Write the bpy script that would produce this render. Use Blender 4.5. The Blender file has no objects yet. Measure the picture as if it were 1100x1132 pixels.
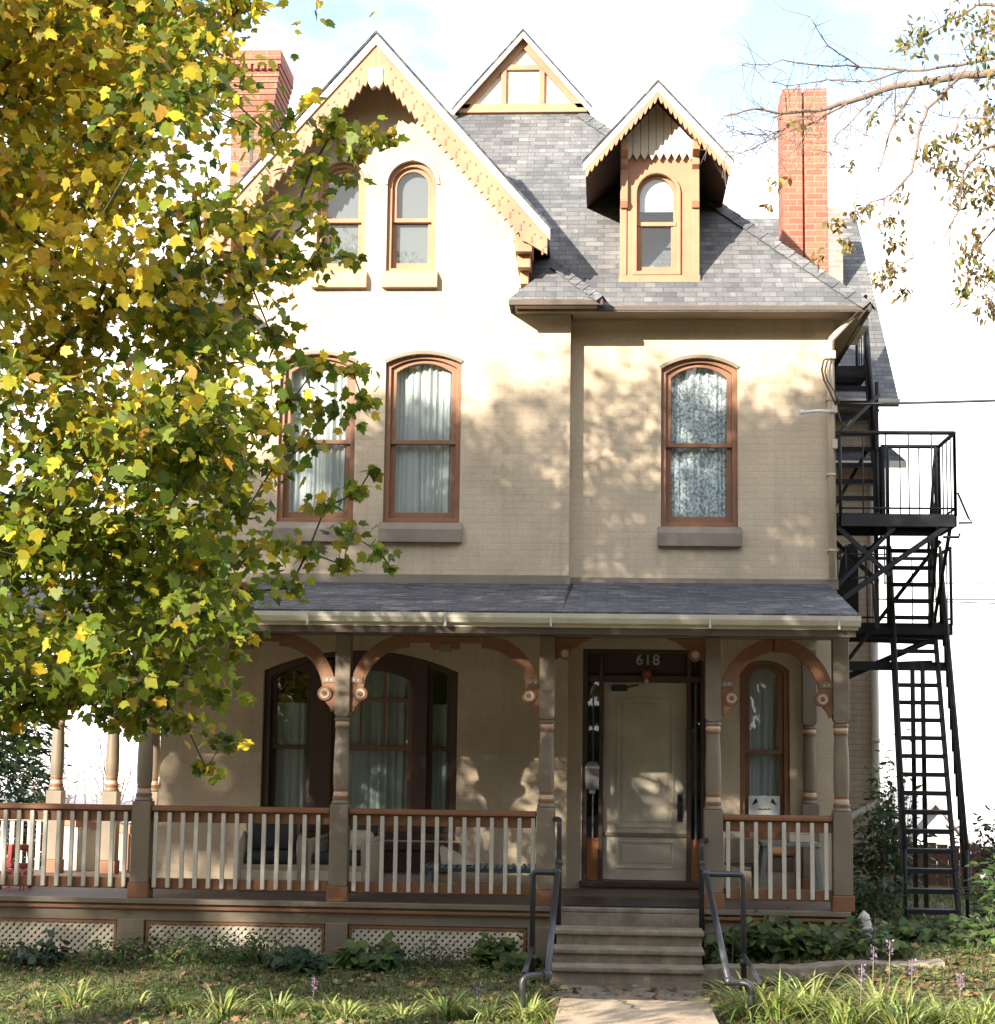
import bpy, bmesh, math, random
import numpy as np
from mathutils import Vector, Matrix
from mathutils.geometry import tessellate_polygon
PI = math.pi
random.seed(11)
rng = np.random.default_rng(7)
scene = bpy.context.scene
COL = scene.collection
R = math.radians

# ------------------------------------------------------------------ camera
CAM_F = 1975.0; CAM_YAW = .0619; CAM_PITCH = .1273; CAM_ROLL = .01365
CAM_LOC = Vector((0.0, -18.8, 2.23))
cF = Vector((-math.sin(CAM_YAW)*math.cos(CAM_PITCH), math.cos(CAM_YAW)*math.cos(CAM_PITCH), math.sin(CAM_PITCH)))
cR0 = Vector((math.cos(CAM_YAW), math.sin(CAM_YAW), 0)); cU0 = cR0.cross(cF)
cR = math.cos(CAM_ROLL)*cR0 + math.sin(CAM_ROLL)*cU0
cU = -math.sin(CAM_ROLL)*cR0 + math.cos(CAM_ROLL)*cU0
def at(px, py, Y):
    """point on the plane y = Y that was measured at this place in the photograph (survey helper)"""
    d = cF*CAM_F + cR*(px-550) + cU*(566-py)
    return CAM_LOC + d*((Y-CAM_LOC.y)/d.y)
cam = bpy.data.cameras.new('camera'); camo = bpy.data.objects.new('camera', cam); COL.objects.link(camo)
M3 = Matrix((cR, cU, -cF)).transposed()
camo.matrix_world = Matrix.Translation(CAM_LOC) @ M3.to_4x4()
cam.sensor_fit = 'VERTICAL'; cam.sensor_height = 24; cam.lens = 24*CAM_F/1132
cam.clip_start = .1; cam.clip_end = 2000
scene.camera = camo

# ------------------------------------------------------------------ materials
def newmat(name):
    m = bpy.data.materials.new(name); m.use_nodes = True
    nt = m.node_tree; b = nt.nodes['Principled BSDF']
    return m, nt, b
def N(nt, t, **kw):
    n = nt.nodes.new(t)
    for k, v in kw.items():
        if k in n.inputs: n.inputs[k].default_value = v
        else: setattr(n, k, v)
    return n
def L(nt, a, b): nt.links.new(a, b)
def rgba(c): return (c[0], c[1], c[2], 1)
def mixc(nt, fac, a, b, mode='MIX'):
    n = nt.nodes.new('ShaderNodeMix'); n.data_type = 'RGBA'; n.blend_type = mode
    for i, v in ((0, fac), (6, a), (7, b)):
        if hasattr(v, 'links'): nt.links.new(v, n.inputs[i])
        elif i == 0: n.inputs[0].default_value = v
        else: n.inputs[i].default_value = rgba(v)
    return n.outputs[2]
def ramp(nt, src, stops):
    n = nt.nodes.new('ShaderNodeValToRGB'); e = n.color_ramp.elements
    while len(e) < len(stops): e.new(.5)
    for k, (p, c) in enumerate(stops):
        e[k].position = p; e[k].color = rgba(c) if not isinstance(c, (int, float)) else (c, c, c, 1)
    nt.links.new(src, n.inputs[0]); return n.outputs[0]
def noise(nt, scale, detail=4, rough=.6, coord='Object', stretch=None):
    tc = nt.nodes.new('ShaderNodeTexCoord'); src = tc.outputs[coord]
    if stretch:
        mp = nt.nodes.new('ShaderNodeMapping'); mp.inputs['Scale'].default_value = stretch
        nt.links.new(src, mp.inputs[0]); src = mp.outputs[0]
    n = nt.nodes.new('ShaderNodeTexNoise'); n.inputs['Scale'].default_value = scale
    n.inputs['Detail'].default_value = detail; n.inputs['Roughness'].default_value = rough
    nt.links.new(src, n.inputs['Vector']); return n.outputs[0]
def bump(nt, b, h, strength=.3, dist=.01):
    n = nt.nodes.new('ShaderNodeBump'); n.inputs['Strength'].default_value = strength; n.inputs['Distance'].default_value = dist
    nt.links.new(h, n.inputs['Height']); nt.links.new(n.outputs[0], b.inputs['Normal'])
def sc(c, f): return tuple(x*f for x in c)

def mat_paint(name, c, rough=.6, wear=.35, wearcol=None, grain=(1, 1, 1), wear_pos=.62):
    m, nt, b = newmat(name)
    n1 = noise(nt, 2.2, 5); n2 = noise(nt, 26, 6, .7, stretch=grain)
    col = mixc(nt, ramp(nt, n1, [(.3, 0), (.7, 1)]), sc(c, .76), sc(c, 1.14))
    w = ramp(nt, n2, [(wear_pos, 0), (wear_pos+.12, 1)])
    mw = nt.nodes.new('ShaderNodeMath'); mw.operation = 'MULTIPLY'; mw.inputs[1].default_value = wear
    L(nt, w, mw.inputs[0])
    col = mixc(nt, mw.outputs[0], col, wearcol or sc(c, .55))
    L(nt, col, b.inputs['Base Color']); b.inputs['Roughness'].default_value = rough
    bump(nt, b, n2, .22, .004)
    return m
def mat_brick(name, c1, c2, mortar, bw=.205, rh=.073, ms=.009, bstr=.5, rough=.8, stain=.5, paint=False, spread=0.):
    m, nt, b = newmat(name)
    tc = nt.nodes.new('ShaderNodeTexCoord')
    br = N(nt, 'ShaderNodeTexBrick', Scale=1.0)
    br.inputs['Color1'].default_value = rgba(c1); br.inputs['Color2'].default_value = rgba(c2); br.inputs['Mortar'].default_value = rgba(mortar)
    br.inputs['Mortar Size'].default_value = ms; br.inputs['Mortar Smooth'].default_value = .35
    br.inputs['Brick Width'].default_value = bw; br.inputs['Row Height'].default_value = rh; br.inputs['Bias'].default_value = spread
    # slight waviness of the courses
    dn = noise(nt, 1.6, 2, coord='UV'); off = nt.nodes.new('ShaderNodeVectorMath'); off.operation = 'MULTIPLY_ADD'
    off.inputs[1].default_value = (.006, .012, 0); L(nt, dn, off.inputs[0]); L(nt, tc.outputs['UV'], off.inputs[2])
    L(nt, off.outputs[0], br.inputs['Vector'])
    n1 = noise(nt, .9, 6, .65); n2 = noise(nt, 35, 4)
    st = ramp(nt, n1, [(.35, 1.06), (.62, 1 - .28*stain)])
    col = mixc(nt, ramp(nt, noise(nt, .55, 4), [(.4, 1.0), (.62, .35)]), (c1 if paint else br.outputs['Color']), br.outputs['Color'])
    col = mixc(nt, 1.0, col, st, 'MULTIPLY')
    st2 = ramp(nt, n2, [(.3, 1.05), (.75, .9)])
    col = mixc(nt, 1.0, col, st2, 'MULTIPLY')
    # run-off grime as vertical streaks
    n3 = noise(nt, 2.4, 5, .7, stretch=(2.2, 2.2, .16)); st3 = ramp(nt, n3, [(.5, 1.0), (.8, 1 - .35*stain)])
    col = mixc(nt, 1.0, col, st3, 'MULTIPLY')
    if paint:   # places where the paint has flaked off the brick
        n4 = noise(nt, 3.1, 8, .75); fl = ramp(nt, n4, [(.70, 0), (.715, 1)])
        col = mixc(nt, fl, col, (.25, .19, .14))
    L(nt, col, b.inputs['Base Color']); b.inputs['Roughness'].default_value = rough
    inv = nt.nodes.new('ShaderNodeMath'); inv.operation = 'SUBTRACT'; inv.inputs[0].default_value = 1; L(nt, br.outputs['Fac'], inv.inputs[1])
    ad = nt.nodes.new('ShaderNodeMath'); ad.operation = 'MULTIPLY_ADD'; ad.inputs[1].default_value = .35; L(nt, n2, ad.inputs[0]); L(nt, inv.outputs[0], ad.inputs[2])
    bump(nt, b, ad.outputs[0], bstr, .006)
    return m
def mat_shingle(name, cols, w=.30, h=.135, rough=.9):
    m, nt, b = newmat(name)
    tc = nt.nodes.new('ShaderNodeTexCoord')
    br = N(nt, 'ShaderNodeTexBrick', Scale=1.0); br.offset = .37; br.offset_frequency = 2
    br.inputs['Color1'].default_value = (0, 0, 0, 1); br.inputs['Color2'].default_value = (1, 1, 1, 1); br.inputs['Mortar'].default_value = (.5, .5, .5, 1)
    br.inputs['Mortar Size'].default_value = .005; br.inputs['Mortar Smooth'].default_value = .3
    br.inputs['Brick Width'].default_value = w; br.inputs['Row Height'].default_value = h
    L(nt, tc.outputs['UV'], br.inputs['Vector'])
    br2 = N(nt, 'ShaderNodeTexBrick', Scale=1.0); br2.offset = .61
    br2.inputs['Color1'].default_value = (0, 0, 0, 1); br2.inputs['Color2'].default_value = (1, 1, 1, 1); br2.inputs['Mortar'].default_value = (.5, .5, .5, 1)
    br2.inputs['Mortar Size'].default_value = 0; br2.inputs['Brick Width'].default_value = w*.53; br2.inputs['Row Height'].default_value = h
    L(nt, tc.outputs['UV'], br2.inputs['Vector'])
    a = mixc(nt, .45, br.outputs['Color'], br2.outputs['Color'])
    col = ramp(nt, a, [(0.05, cols[0]), (.4, cols[1]), (.7, cols[2]), (.97, cols[3])])
    n2 = noise(nt, 60, 3); col = mixc(nt, 1.0, col, ramp(nt, n2, [(.3, 1.2), (.7, .78)]), 'MULTIPLY')
    n1 = noise(nt, .8, 5); col = mixc(nt, 1.0, col, ramp(nt, n1, [(.3, 1.15), (.72, .68)]), 'MULTIPLY')
    mf = nt.nodes.new('ShaderNodeMath'); mf.operation = 'MULTIPLY'; mf.inputs[1].default_value = .38; L(nt, br.outputs['Fac'], mf.inputs[0])
    col = mixc(nt, mf.outputs[0], col, sc(cols[0], .35))
    L(nt, col, b.inputs['Base Color']); b.inputs['Roughness'].default_value = rough
    # each course is thicker at its lower edge: saw-tooth in the up-slope direction
    sep = nt.nodes.new('ShaderNodeSeparateXYZ'); L(nt, tc.outputs['UV'], sep.inputs[0])
    dv = nt.nodes.new('ShaderNodeMath'); dv.operation = 'DIVIDE'; dv.inputs[1].default_value = h; L(nt, sep.outputs[1], dv.inputs[0])
    fr = nt.nodes.new('ShaderNodeMath'); fr.operation = 'FRACT'; L(nt, dv.outputs[0], fr.inputs[0])
    iv = nt.nodes.new('ShaderNodeMath'); iv.operation = 'SUBTRACT'; iv.inputs[0].default_value = 1; L(nt, fr.outputs[0], iv.inputs[1])
    sb = nt.nodes.new('ShaderNodeMath'); sb.operation = 'SUBTRACT'; L(nt, iv.outputs[0], sb.inputs[0]); L(nt, br.outputs['Fac'], sb.inputs[1])
    bump(nt, b, sb.outputs[0], .8, .012)
    return m
def mat_glass(name, tint=(.8, .86, .86), fac_ior=1.75):
    m, nt, b = newmat(name); nt.nodes.remove(b); out = nt.nodes['Material Output']
    tr = N(nt, 'ShaderNodeBsdfTransparent'); tr.inputs[0].default_value = rgba(tint)
    gl = N(nt, 'ShaderNodeBsdfGlossy'); gl.inputs['Roughness'].default_value = .015; gl.inputs[0].default_value = (.9, .93, .95, 1)
    bp = N(nt, 'ShaderNodeBump', Strength=.05, Distance=.02); L(nt, noise(nt, 2.5, 2), bp.inputs['Height']); L(nt, bp.outputs[0], gl.inputs['Normal'])
    ge = N(nt, 'ShaderNodeNewGeometry'); dt = N(nt, 'ShaderNodeVectorMath'); dt.operation = 'DOT_PRODUCT'; L(nt, ge.outputs['Incoming'], dt.inputs[0]); L(nt, ge.outputs['Normal'], dt.inputs[1])
    def mth(op, a, b_=None):
        n = nt.nodes.new('ShaderNodeMath'); n.operation = op
        for i, v in enumerate((a, b_)):
            if v is None: continue
            if isinstance(v, (int, float)): n.inputs[i].default_value = v
            else: L(nt, v, n.inputs[i])
        return n.outputs[0]
    f0 = .085   # two faces of a pane, the same from inside and outside
    k5 = mth('POWER', mth('SUBTRACT', 1.0, mth('ABSOLUTE', dt.outputs['Value'])), 5.0)
    fr = mth('ADD', mth('MULTIPLY', k5, 1-f0), f0); mx = N(nt, 'ShaderNodeMixShader')
    L(nt, fr, mx.inputs[0]); L(nt, tr.outputs[0], mx.inputs[1]); L(nt, gl.outputs[0], mx.inputs[2]); L(nt, mx.outputs[0], out.inputs[0])
    return m
def mat_cloth(name, c, lace=False, tr=.35):
    m, nt, b = newmat(name); out = nt.nodes['Material Output']
    tl = N(nt, 'ShaderNodeBsdfTranslucent'); tl.inputs[0].default_value = rgba(c)
    b.inputs['Base Color'].default_value = rgba(c); b.inputs['Roughness'].default_value = .9
    mx = N(nt, 'ShaderNodeMixShader'); mx.inputs[0].default_value = tr; L(nt, b.outputs[0], mx.inputs[1]); L(nt, tl.outputs[0], mx.inputs[2])
    if lace:
        tc = nt.nodes.new('ShaderNodeTexCoord')
        fl = nt.nodes.new('ShaderNodeMapping'); fl.inputs['Scale'].default_value = (1, .02, .8); L(nt, tc.outputs['Object'], fl.inputs[0])
        vo = N(nt, 'ShaderNodeTexVoronoi', Scale=38.0); vo.distance = 'EUCLIDEAN'; L(nt, fl.outputs[0], vo.inputs['Vector'])
        v2 = N(nt, 'ShaderNodeTexVoronoi', Scale=95.0); L(nt, fl.outputs[0], v2.inputs['Vector'])
        s = nt.nodes.new('ShaderNodeMath'); s.operation = 'MULTIPLY'; L(nt, ramp(nt, vo.outputs['Distance'], [(.42, 0), (.66, .62)]), s.inputs[0]); L(nt, ramp(nt, v2.outputs['Distance'], [(.25, .15), (.5, 1)]), s.inputs[1])
        hole = N(nt, 'ShaderNodeBsdfTransparent'); m2 = N(nt, 'ShaderNodeMixShader'); L(nt, s.outputs[0], m2.inputs[0]); L(nt, mx.outputs[0], m2.inputs[1]); L(nt, hole.outputs[0], m2.inputs[2])
        L(nt, m2.outputs[0], out.inputs[0])
    else: L(nt, mx.outputs[0], out.inputs[0])
    return m
def mat_leaf(name, rough=.45, trans=.4, gain=1.0):
    """per-leaf colours stored on the mesh"""
    m, nt, b = newmat(name); out = nt.nodes['Material Output']
    at_ = nt.nodes.new('ShaderNodeAttribute'); at_.attribute_name = 'Col'
    n2 = noise(nt, 40, 2); col = mixc(nt, 1.0, at_.outputs[0], ramp(nt, n2, [(.3, 1.12*gain), (.7, .85*gain)]), 'MULTIPLY')
    L(nt, col, b.inputs['Base Color']); b.inputs['Roughness'].default_value = rough; b.inputs['Specular IOR Level'].default_value = .35
    tl = N(nt, 'ShaderNodeBsdfTranslucent'); L(nt, col, tl.inputs[0])
    mx = N(nt, 'ShaderNodeMixShader'); mx.inputs[0].default_value = trans
    L(nt, b.outputs[0], mx.inputs[1]); L(nt, tl.outputs[0], mx.inputs[2]); L(nt, mx.outputs[0], out.inputs[0])
    return m
def mat_noise2(name, stops, scale, rough=.95, bstr=.6, bdist=.02, scale2=None):
    m, nt, b = newmat(name)
    n1 = noise(nt, scale, 8, .7); col = ramp(nt, n1, stops)
    if scale2:
        n2 = noise(nt, scale2, 5, .6); col = mixc(nt, 1.0, col, ramp(nt, n2, [(.3, 1.25), (.7, .7)]), 'MULTIPLY')
    L(nt, col, b.inputs['Base Color']); b.inputs['Roughness'].default_value = rough; bump(nt, b, n1, bstr, bdist)
    return m

CREAM = (.575, .457, .318)
MAT = {}
MAT['wall'] = mat_brick('painted_brick', CREAM, sc(CREAM, .97), sc(CREAM, .925), bstr=.22, stain=.6, paint=True)
MAT['wall_rear'] = mat_brick('rear_painted_brick', (.44, .36, .27), (.41, .33, .25), (.35, .28, .21), stain=.6)
MAT['redbrick'] = mat_brick('red_brick', (.46, .145, .08), (.31, .09, .055), (.34, .19, .135), ms=.011, bstr=.8, stain=.5)
MAT['greybrick'] = mat_brick('weathered_grey_brick', (.34, .25, .2), (.24, .19, .165), (.42, .37, .3), bstr=.7)
MAT['shingle'] = mat_shingle('asphalt_shingles', [(.085, .087, .092), (.125, .125, .127), (.16, .158, .156), (.215, .208, .198)], w=.21, h=.095)
MAT['shingle_dark'] = mat_shingle('porch_shingles', [(.022, .026, .034), (.05, .055, .068), (.085, .088, .10), (.16, .152, .14)], w=.2, h=.085)
MAT['trim'] = mat_paint('tan_trim_paint', (.385, .195, .105), .6, .25, (.46, .29, .18))
MAT['trimdark'] = mat_paint('hole_shade_trim', (.27, .13, .07), .6, .2)  # shade of the incised holes put into the colour
MAT['trimlight'] = mat_paint('cream_trim_paint', (.66, .57, .43), .55, .3)
MAT['stucco'] = mat_paint('pale_gable_panel', (.66, .58, .43), .8, .15)
MAT['sash'] = mat_paint('terracotta_sash_paint', (.25, .115, .055), .5, .3, (.22, .11, .07))
MAT['brown'] = mat_paint('dark_brown_paint', (.075, .038, .024), .5, .3)
MAT['orange'] = mat_paint('orange_stained_wood', (.42, .15, .045), .45, .4, (.2, .07, .03), grain=(6, 6, .6))
MAT['taupe'] = mat_paint('taupe_porch_paint', (.195, .150, .102), .55, .4, (.12, .09, .065), grain=(3, 3, .5))
MAT['rust'] = mat_paint('rust_red_paint', (.215, .091, .038), .55, .45, (.2, .09, .055), grain=(.6, 3, 3))
MAT['ring'] = mat_paint('pale_ring_paint', (.5, .37, .26), .55, .2)
MAT['baluster'] = mat_paint('cream_baluster_paint', (.55, .50, .41), .6, .45, (.33, .28, .22), grain=(4, 4, .6))
MAT['lattice'] = mat_paint('cream_lattice_paint', (.60, .52, .40), .7, .35)
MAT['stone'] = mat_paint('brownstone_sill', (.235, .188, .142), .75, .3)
MAT['stonelit'] = mat_paint('sunlit_sill_stone', (.46, .30, .19), .7, .25)  # lit copy of the sill stone, sun put into the colour
MAT['gutter'] = mat_paint('gutter_enamel', (.62, .57, .46), .4, .55, (.3, .24, .17), grain=(1, 6, 6), wear_pos=.56)
MAT['pipe'] = mat_paint('downspout_enamel', (.55, .46, .34), .45, .3)
MAT['pipewhite'] = mat_paint('grey_downspout', (.5, .46, .42), .4, .35)
MAT['iron'] = mat_paint('black_iron', (.006, .006, .008), .65, .7, (.045, .022, .013))
MAT['galv'] = mat_paint('grey_pipe_metal', (.085, .085, .092), .38, .5, (.08, .065, .06)); MAT['galv'].node_tree.nodes['Principled BSDF'].inputs['Metallic'].default_value = .6
MAT['ironpipe'] = mat_paint('dark_pipe_metal', (.03, .03, .034), .38, .5, (.08, .06, .05))
MAT['door'] = mat_paint('cream_door_paint', (.52, .455, .34), .45, .12)
MAT['floor'] = mat_paint('porch_floor_paint', (.11, .075, .055), .6, .5, (.2, .15, .11), grain=(.4, 8, 8))
MAT['ceiling'] = mat_paint('porch_ceiling_boards', (.13, .10, .07), .65, .3, grain=(.5, 14, 1))
MAT['soffit'] = mat_paint('soffit_boards', (.24, .19, .13), .7, .3)
MAT['darkwood'] = mat_paint('weathered_eave_wood', (.10, .072, .052), .75, .5)
MAT['interior'] = mat_paint('interior_plaster', (.20, .18, .15), .9, .1)
MAT['glass'] = mat_glass('window_glass')
MAT['curtain'] = mat_cloth('white_curtain', (.80, .79, .76), tr=.25)
MAT['lace'] = mat_cloth('lace_curtain', (.90, .92, .93), lace=True, tr=.15)
MAT['pane_sheet'] = mat_cloth('grey_pane_sheet', (.20, .20, .205), tr=.1)  # plain grey sheet set close behind the attic panes
MAT['greencurtain'] = mat_cloth('green_grey_curtain', (.62, .66, .60), tr=.15)
MAT['white'] = mat_paint('white_plastic', (.72, .72, .70), .4, .1)
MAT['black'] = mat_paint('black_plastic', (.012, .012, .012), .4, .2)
MAT['brass'] = mat_paint('dull_metal', (.45, .43, .38), .35, .3)
MAT['redlamp'] = mat_paint('copper_red_enamel', (.3, .075, .04), .4, .3)
MAT['cushion'] = mat_cloth('dark_cushion', (.035, .037, .036), tr=.02)
MAT['cushionlight'] = mat_cloth('beige_cushion', (.55, .48, .36), tr=.05)
MAT['wicker'] = mat_paint('wicker', (.36, .30, .21), .7, .7, (.1, .08, .06))
MAT['bluegrey'] = mat_paint('blue_grey_paint', (.17, .21, .24), .6, .3)
MAT['greymetal'] = mat_paint('grey_table_paint', (.21, .205, .195), .5, .3)
MAT['redpaint'] = mat_paint('red_plastic', (.30, .035, .025), .5, .3)
MAT['concrete'] = mat_noise2('step_concrete', [(.3, (.13, .115, .07)), (.5, (.25, .20, .145)), (.7, (.36, .295, .215))], 5, .9, .5, .01, 40)
MAT['slab'] = mat_noise2('walk_concrete', [(.3, (.30, .225, .145)), (.55, (.41, .315, .215)), (.75, (.47, .37, .265))], 3.5, .9, .5, .008, 45)
MAT['asphalt'] = mat_noise2('asphalt', [(.3, (.04, .04, .04)), (.7, (.065, .063, .06))], 30, .95, .5, .01)
MAT['ground'] = mat_noise2('lawn_soil', [(.3, (.06, .075, .025)), (.45, (.10, .095, .04)), (.58, (.15, .115, .06)), (.72, (.10, .12, .04))], 2.2, 1, .9, .03, 24)
MAT['dirt'] = mat_noise2('path_dirt', [(.3, (.09, .07, .05)), (.5, (.19, .15, .11)), (.7, (.27, .215, .16))], 4, 1, .8, .02, 40)
MAT['bark'] = mat_noise2('maple_bark', [(.3, (.05, .04, .032)), (.7, (.15, .125, .10))], 14, .95, 1, .02)
MAT['barkgrey'] = mat_noise2('pale_grey_bark', [(.3, (.17, .15, .13)), (.7, (.33, .30, .26))], 14, .95, .6, .01)
MAT['twig'] = mat_noise2('twig_bark', [(.3, (.12, .085, .065)), (.7, (.24, .18, .14))], 14, .95, .6, .01)
MAT['fence'] = mat_paint('weathered_brown_boards', (.13, .062, .032), .75, .5, grain=(6, 6, .5))
MAT['housewhite'] = mat_paint('pale_siding', (.70, .68, .66), .6, .15)
MAT['houseroof'] = mat_paint('far_roof', (.24, .23, .25), .85, .3)
MAT['leaf'] = mat_leaf('maple_leaf', .5, .52, 1.1); MAT['smallleaf'] = mat_leaf('small_leaf'); MAT['blade'] = mat_leaf('grass_blade', .5, .35)
MAT['litter'] = mat_leaf('dry_leaf', .8, .15)

# ------------------------------------------------------------------ objects
OFF = {}
def setp(o, label=None, cat=None, group=None, kind=None):
    for k, v in (('label', label), ('category', cat), ('group', group), ('kind', kind)):
        if v: o[k] = v
    return o
def thing(name, label, cat, loc=(0, 0, 0), group=None):
    o = bpy.data.objects.new(name, None); COL.objects.link(o); o.location = loc; o.empty_display_size = .2
    OFF[o] = Vector(loc); return setp(o, label, cat, group)

class MB:
    def __init__(s): s.v = []; s.f = []; s.m = []; s.sm = []
    def add(s, vs, fs, mi=0, smooth=False):
        n = len(s.v); s.v += [tuple(v) for v in vs]
        for f in fs: s.f.append([i+n for i in f]); s.m.append(mi); s.sm.append(smooth)
        return s
    def box(s, x0, x1, y0, y1, z0, z1, mi=0):
        return s.add([(x0,y0,z0),(x1,y0,z0),(x1,y1,z0),(x0,y1,z0),(x0,y0,z1),(x1,y0,z1),(x1,y1,z1),(x0,y1,z1)],
                     [(0,3,2,1),(4,5,6,7),(0,1,5,4),(1,2,6,5),(2,3,7,6),(3,0,4,7)], mi)
    def bar(s, a, b, w, h, mi=0, up=(0,0,1)):
        """box of section w (sideways) x h (along up) from a to b"""
        a = Vector(a); b = Vector(b); d = (b-a).normalized(); u = Vector(up)
        if abs(d.dot(u)) > .98: u = Vector((0, 1, 0))
        sd = d.cross(u).normalized(); u = sd.cross(d).normalized()
        vs = [p + sd*(i*w/2) + u*(j*h/2) for p in (a, b) for i, j in ((-1,-1),(1,-1),(1,1),(-1,1))]
        return s.add(vs, [(3,2,1,0),(4,5,6,7),(0,1,5,4),(1,2,6,5),(2,3,7,6),(3,0,4,7)], mi)
    def tube(s, pts, r, n=8, mi=0, cap=True):
        pts = [Vector(p) for p in pts]; k = len(pts)
        rs = r if hasattr(r, '__len__') else [r]*k
        vs = []; prev = None
        for i, p in enumerate(pts):
            d = (pts[min(i+1, k-1)] - pts[max(i-1, 0)]);
            if d.length < 1e-9: d = Vector((0, 0, 1))
            d.normalize()
            if prev is None:
                u = d.cross(Vector((0, 0, 1)) if abs(d.z) < .9 else Vector((0, 1, 0))).normalized()
            else:
                u = (prev - d*prev.dot(d)).normalized()
            prev = u; w = d.cross(u)
            for j in range(n):
                a = 2*PI*j/n; vs.append(p + (u*math.cos(a) + w*math.sin(a))*rs[i])
        fs = [(i*n+j, i*n+(j+1) % n, (i+1)*n+(j+1) % n, (i+1)*n+j) for i in range(k-1) for j in range(n)]
        s.add(vs, fs, mi, True)
        if cap:
            n0 = len(s.v) - len(vs)
            s.f.append([n0+j for j in range(n)][::-1]); s.m.append(mi); s.sm.append(False)
            s.f.append([n0+(k-1)*n+j for j in range(n)]); s.m.append(mi); s.sm.append(False)
        return s
    def prism(s, poly, y0, y1, mi=0, axis='XZ'):
        """closed 2-D outline given thickness; XZ: poly=(x,z) along y; YZ: poly=(y,z) along x; XY: poly=(x,y) along z"""
        mp = {'XZ': lambda a, b, t: (a, t, b), 'YZ': lambda a, b, t: (t, a, b), 'XY': lambda a, b, t: (a, b, t)}[axis]
        n = len(poly); vs = [mp(a, b, y0) for a, b in poly] + [mp(a, b, y1) for a, b in poly]
        tr = tessellate_polygon([[Vector((a, b, 0)) for a, b in poly]])
        fs = [tuple(t) for t in tr] + [tuple(i+n for i in t[::-1]) for t in tr]
        fs += [(i, (i+1) % n, n+(i+1) % n, n+i) for i in range(n)]
        return s.add(vs, fs, mi)
    def ring(s, outer, inner, y0, y1, mi=0):
        """frame between two outlines with the same number of points, in the XZ plane"""
        n = len(outer); vs = [(a, y0, b) for a, b in outer]+[(a, y0, b) for a, b in inner]+[(a, y1, b) for a, b in outer]+[(a, y1, b) for a, b in inner]
        fs = []
        for i in range(n):
            j = (i+1) % n
            fs += [(i, j, n+j, n+i), (2*n+i, 3*n+i, 3*n+j, 2*n+j), (n+i, n+j, 3*n+j, 3*n+i), (i, 2*n+i, 2*n+j, j)]
        return s.add(vs, fs, mi)
    def sheet(s, outer, holes, y, reveal=0., mi=0):
        """wall face in the XZ plane with openings, each opening with a reveal going back"""
        loops = [[Vector((a, b, 0)) for a, b in outer]] + [[Vector((a, b, 0)) for a, b in h] for h in holes]
        flat = [p for l in loops for p in l]
        s.add([(p.x, y, p.y) for p in flat], [tuple(t) for t in tessellate_polygon(loops)], mi)
        for h in holes:
            n = len(h); s.add([(a, y, b) for a, b in h]+[(a, y+reveal, b) for a, b in h], [(i, (i+1) % n, n+(i+1) % n, n+i) for i in range(n)], mi)
        return s
    def lathe(s, prof, x, y, n=16, mi=0):
        """prof: (r, z[, material])"""
        k = len(prof); vs = [(x+p[0]*math.cos(2*PI*j/n), y+p[0]*math.sin(2*PI*j/n), p[1]) for p in prof for j in range(n)]
        b = len(s.v); s.v += vs
        for i in range(k-1):
            m_ = prof[i][2] if len(prof[i]) > 2 else mi
            for j in range(n):
                s.f.append([b+i*n+j, b+i*n+(j+1) % n, b+(i+1)*n+(j+1) % n, b+(i+1)*n+j]); s.m.append(m_); s.sm.append(True)
        s.f.append([b+j for j in range(n)][::-1]); s.m.append(mi); s.sm.append(False)
        s.f.append([b+(k-1)*n+j for j in range(n)]); s.m.append(mi); s.sm.append(False)
        return s
    def slab(s, top, t, mi=0):
        """roof plane: top polygon, thickness t straight down"""
        n = len(top); vs = [tuple(p) for p in top] + [(p[0], p[1], p[2]-t) for p in top]
        fs = [tuple(range(n)), tuple(range(2*n-1, n-1, -1))] + [(i, n+i, n+(i+1) % n, (i+1) % n) for i in range(n)]
        return s.add(vs, fs, mi)
    def disc(s, x, z, r, y0, y1, mi=0, n=14):
        return s.prism([(x+r*math.cos(2*PI*k/n), z+r*math.sin(2*PI*k/n)) for k in range(n)], y0, y1, mi)
    def build(s, name, mats, parent=None, bevel=0, label=None, fix=True):
        if not isinstance(mats, (list, tuple)): mats = [mats]
        off = OFF.get(parent, Vector((0, 0, 0)))
        me = bpy.data.meshes.new(name); me.from_pydata([(v[0]-off.x, v[1]-off.y, v[2]-off.z) for v in s.v], [], s.f)
        for m in mats: me.materials.append(MAT[m] if isinstance(m, str) else m)
        me.polygons.foreach_set('material_index', s.m); me.polygons.foreach_set('use_smooth', s.sm)
        if fix:
            bm = bmesh.new(); bm.from_mesh(me); bmesh.ops.recalc_face_normals(bm, faces=bm.faces); bm.to_mesh(me); bm.free()
        autouv(me)
        o = bpy.data.objects.new(name, me); COL.objects.link(o)
        if parent: o.parent = parent
        OFF[o] = off
        if bevel:
            bv = o.modifiers.new('bevel', 'BEVEL'); bv.width = bevel; bv.segments = 2; bv.limit_method = 'ANGLE'; bv.angle_limit = R(50)
        if label: o['label'] = label
        return o
def autouv(me):
    """UVs in metres, u level and v up the slope of every face"""
    uv = me.uv_layers.new(name='UVMap'); d = uv.data
    for p in me.polygons:
        n = p.normal
        t = Vector((0, 0, 1)).cross(n)
        t = t.normalized() if t.length > 1e-3 else Vector((1, 0, 0))
        b = n.cross(t)
        for li in p.loop_indices:
            co = me.vertices[me.loops[li].vertex_index].co
            d[li].uv = (co.dot(t), co.dot(b))
def mirror(poly, cx): return [(2*cx-a, b) for a, b in poly][::-1]

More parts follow.
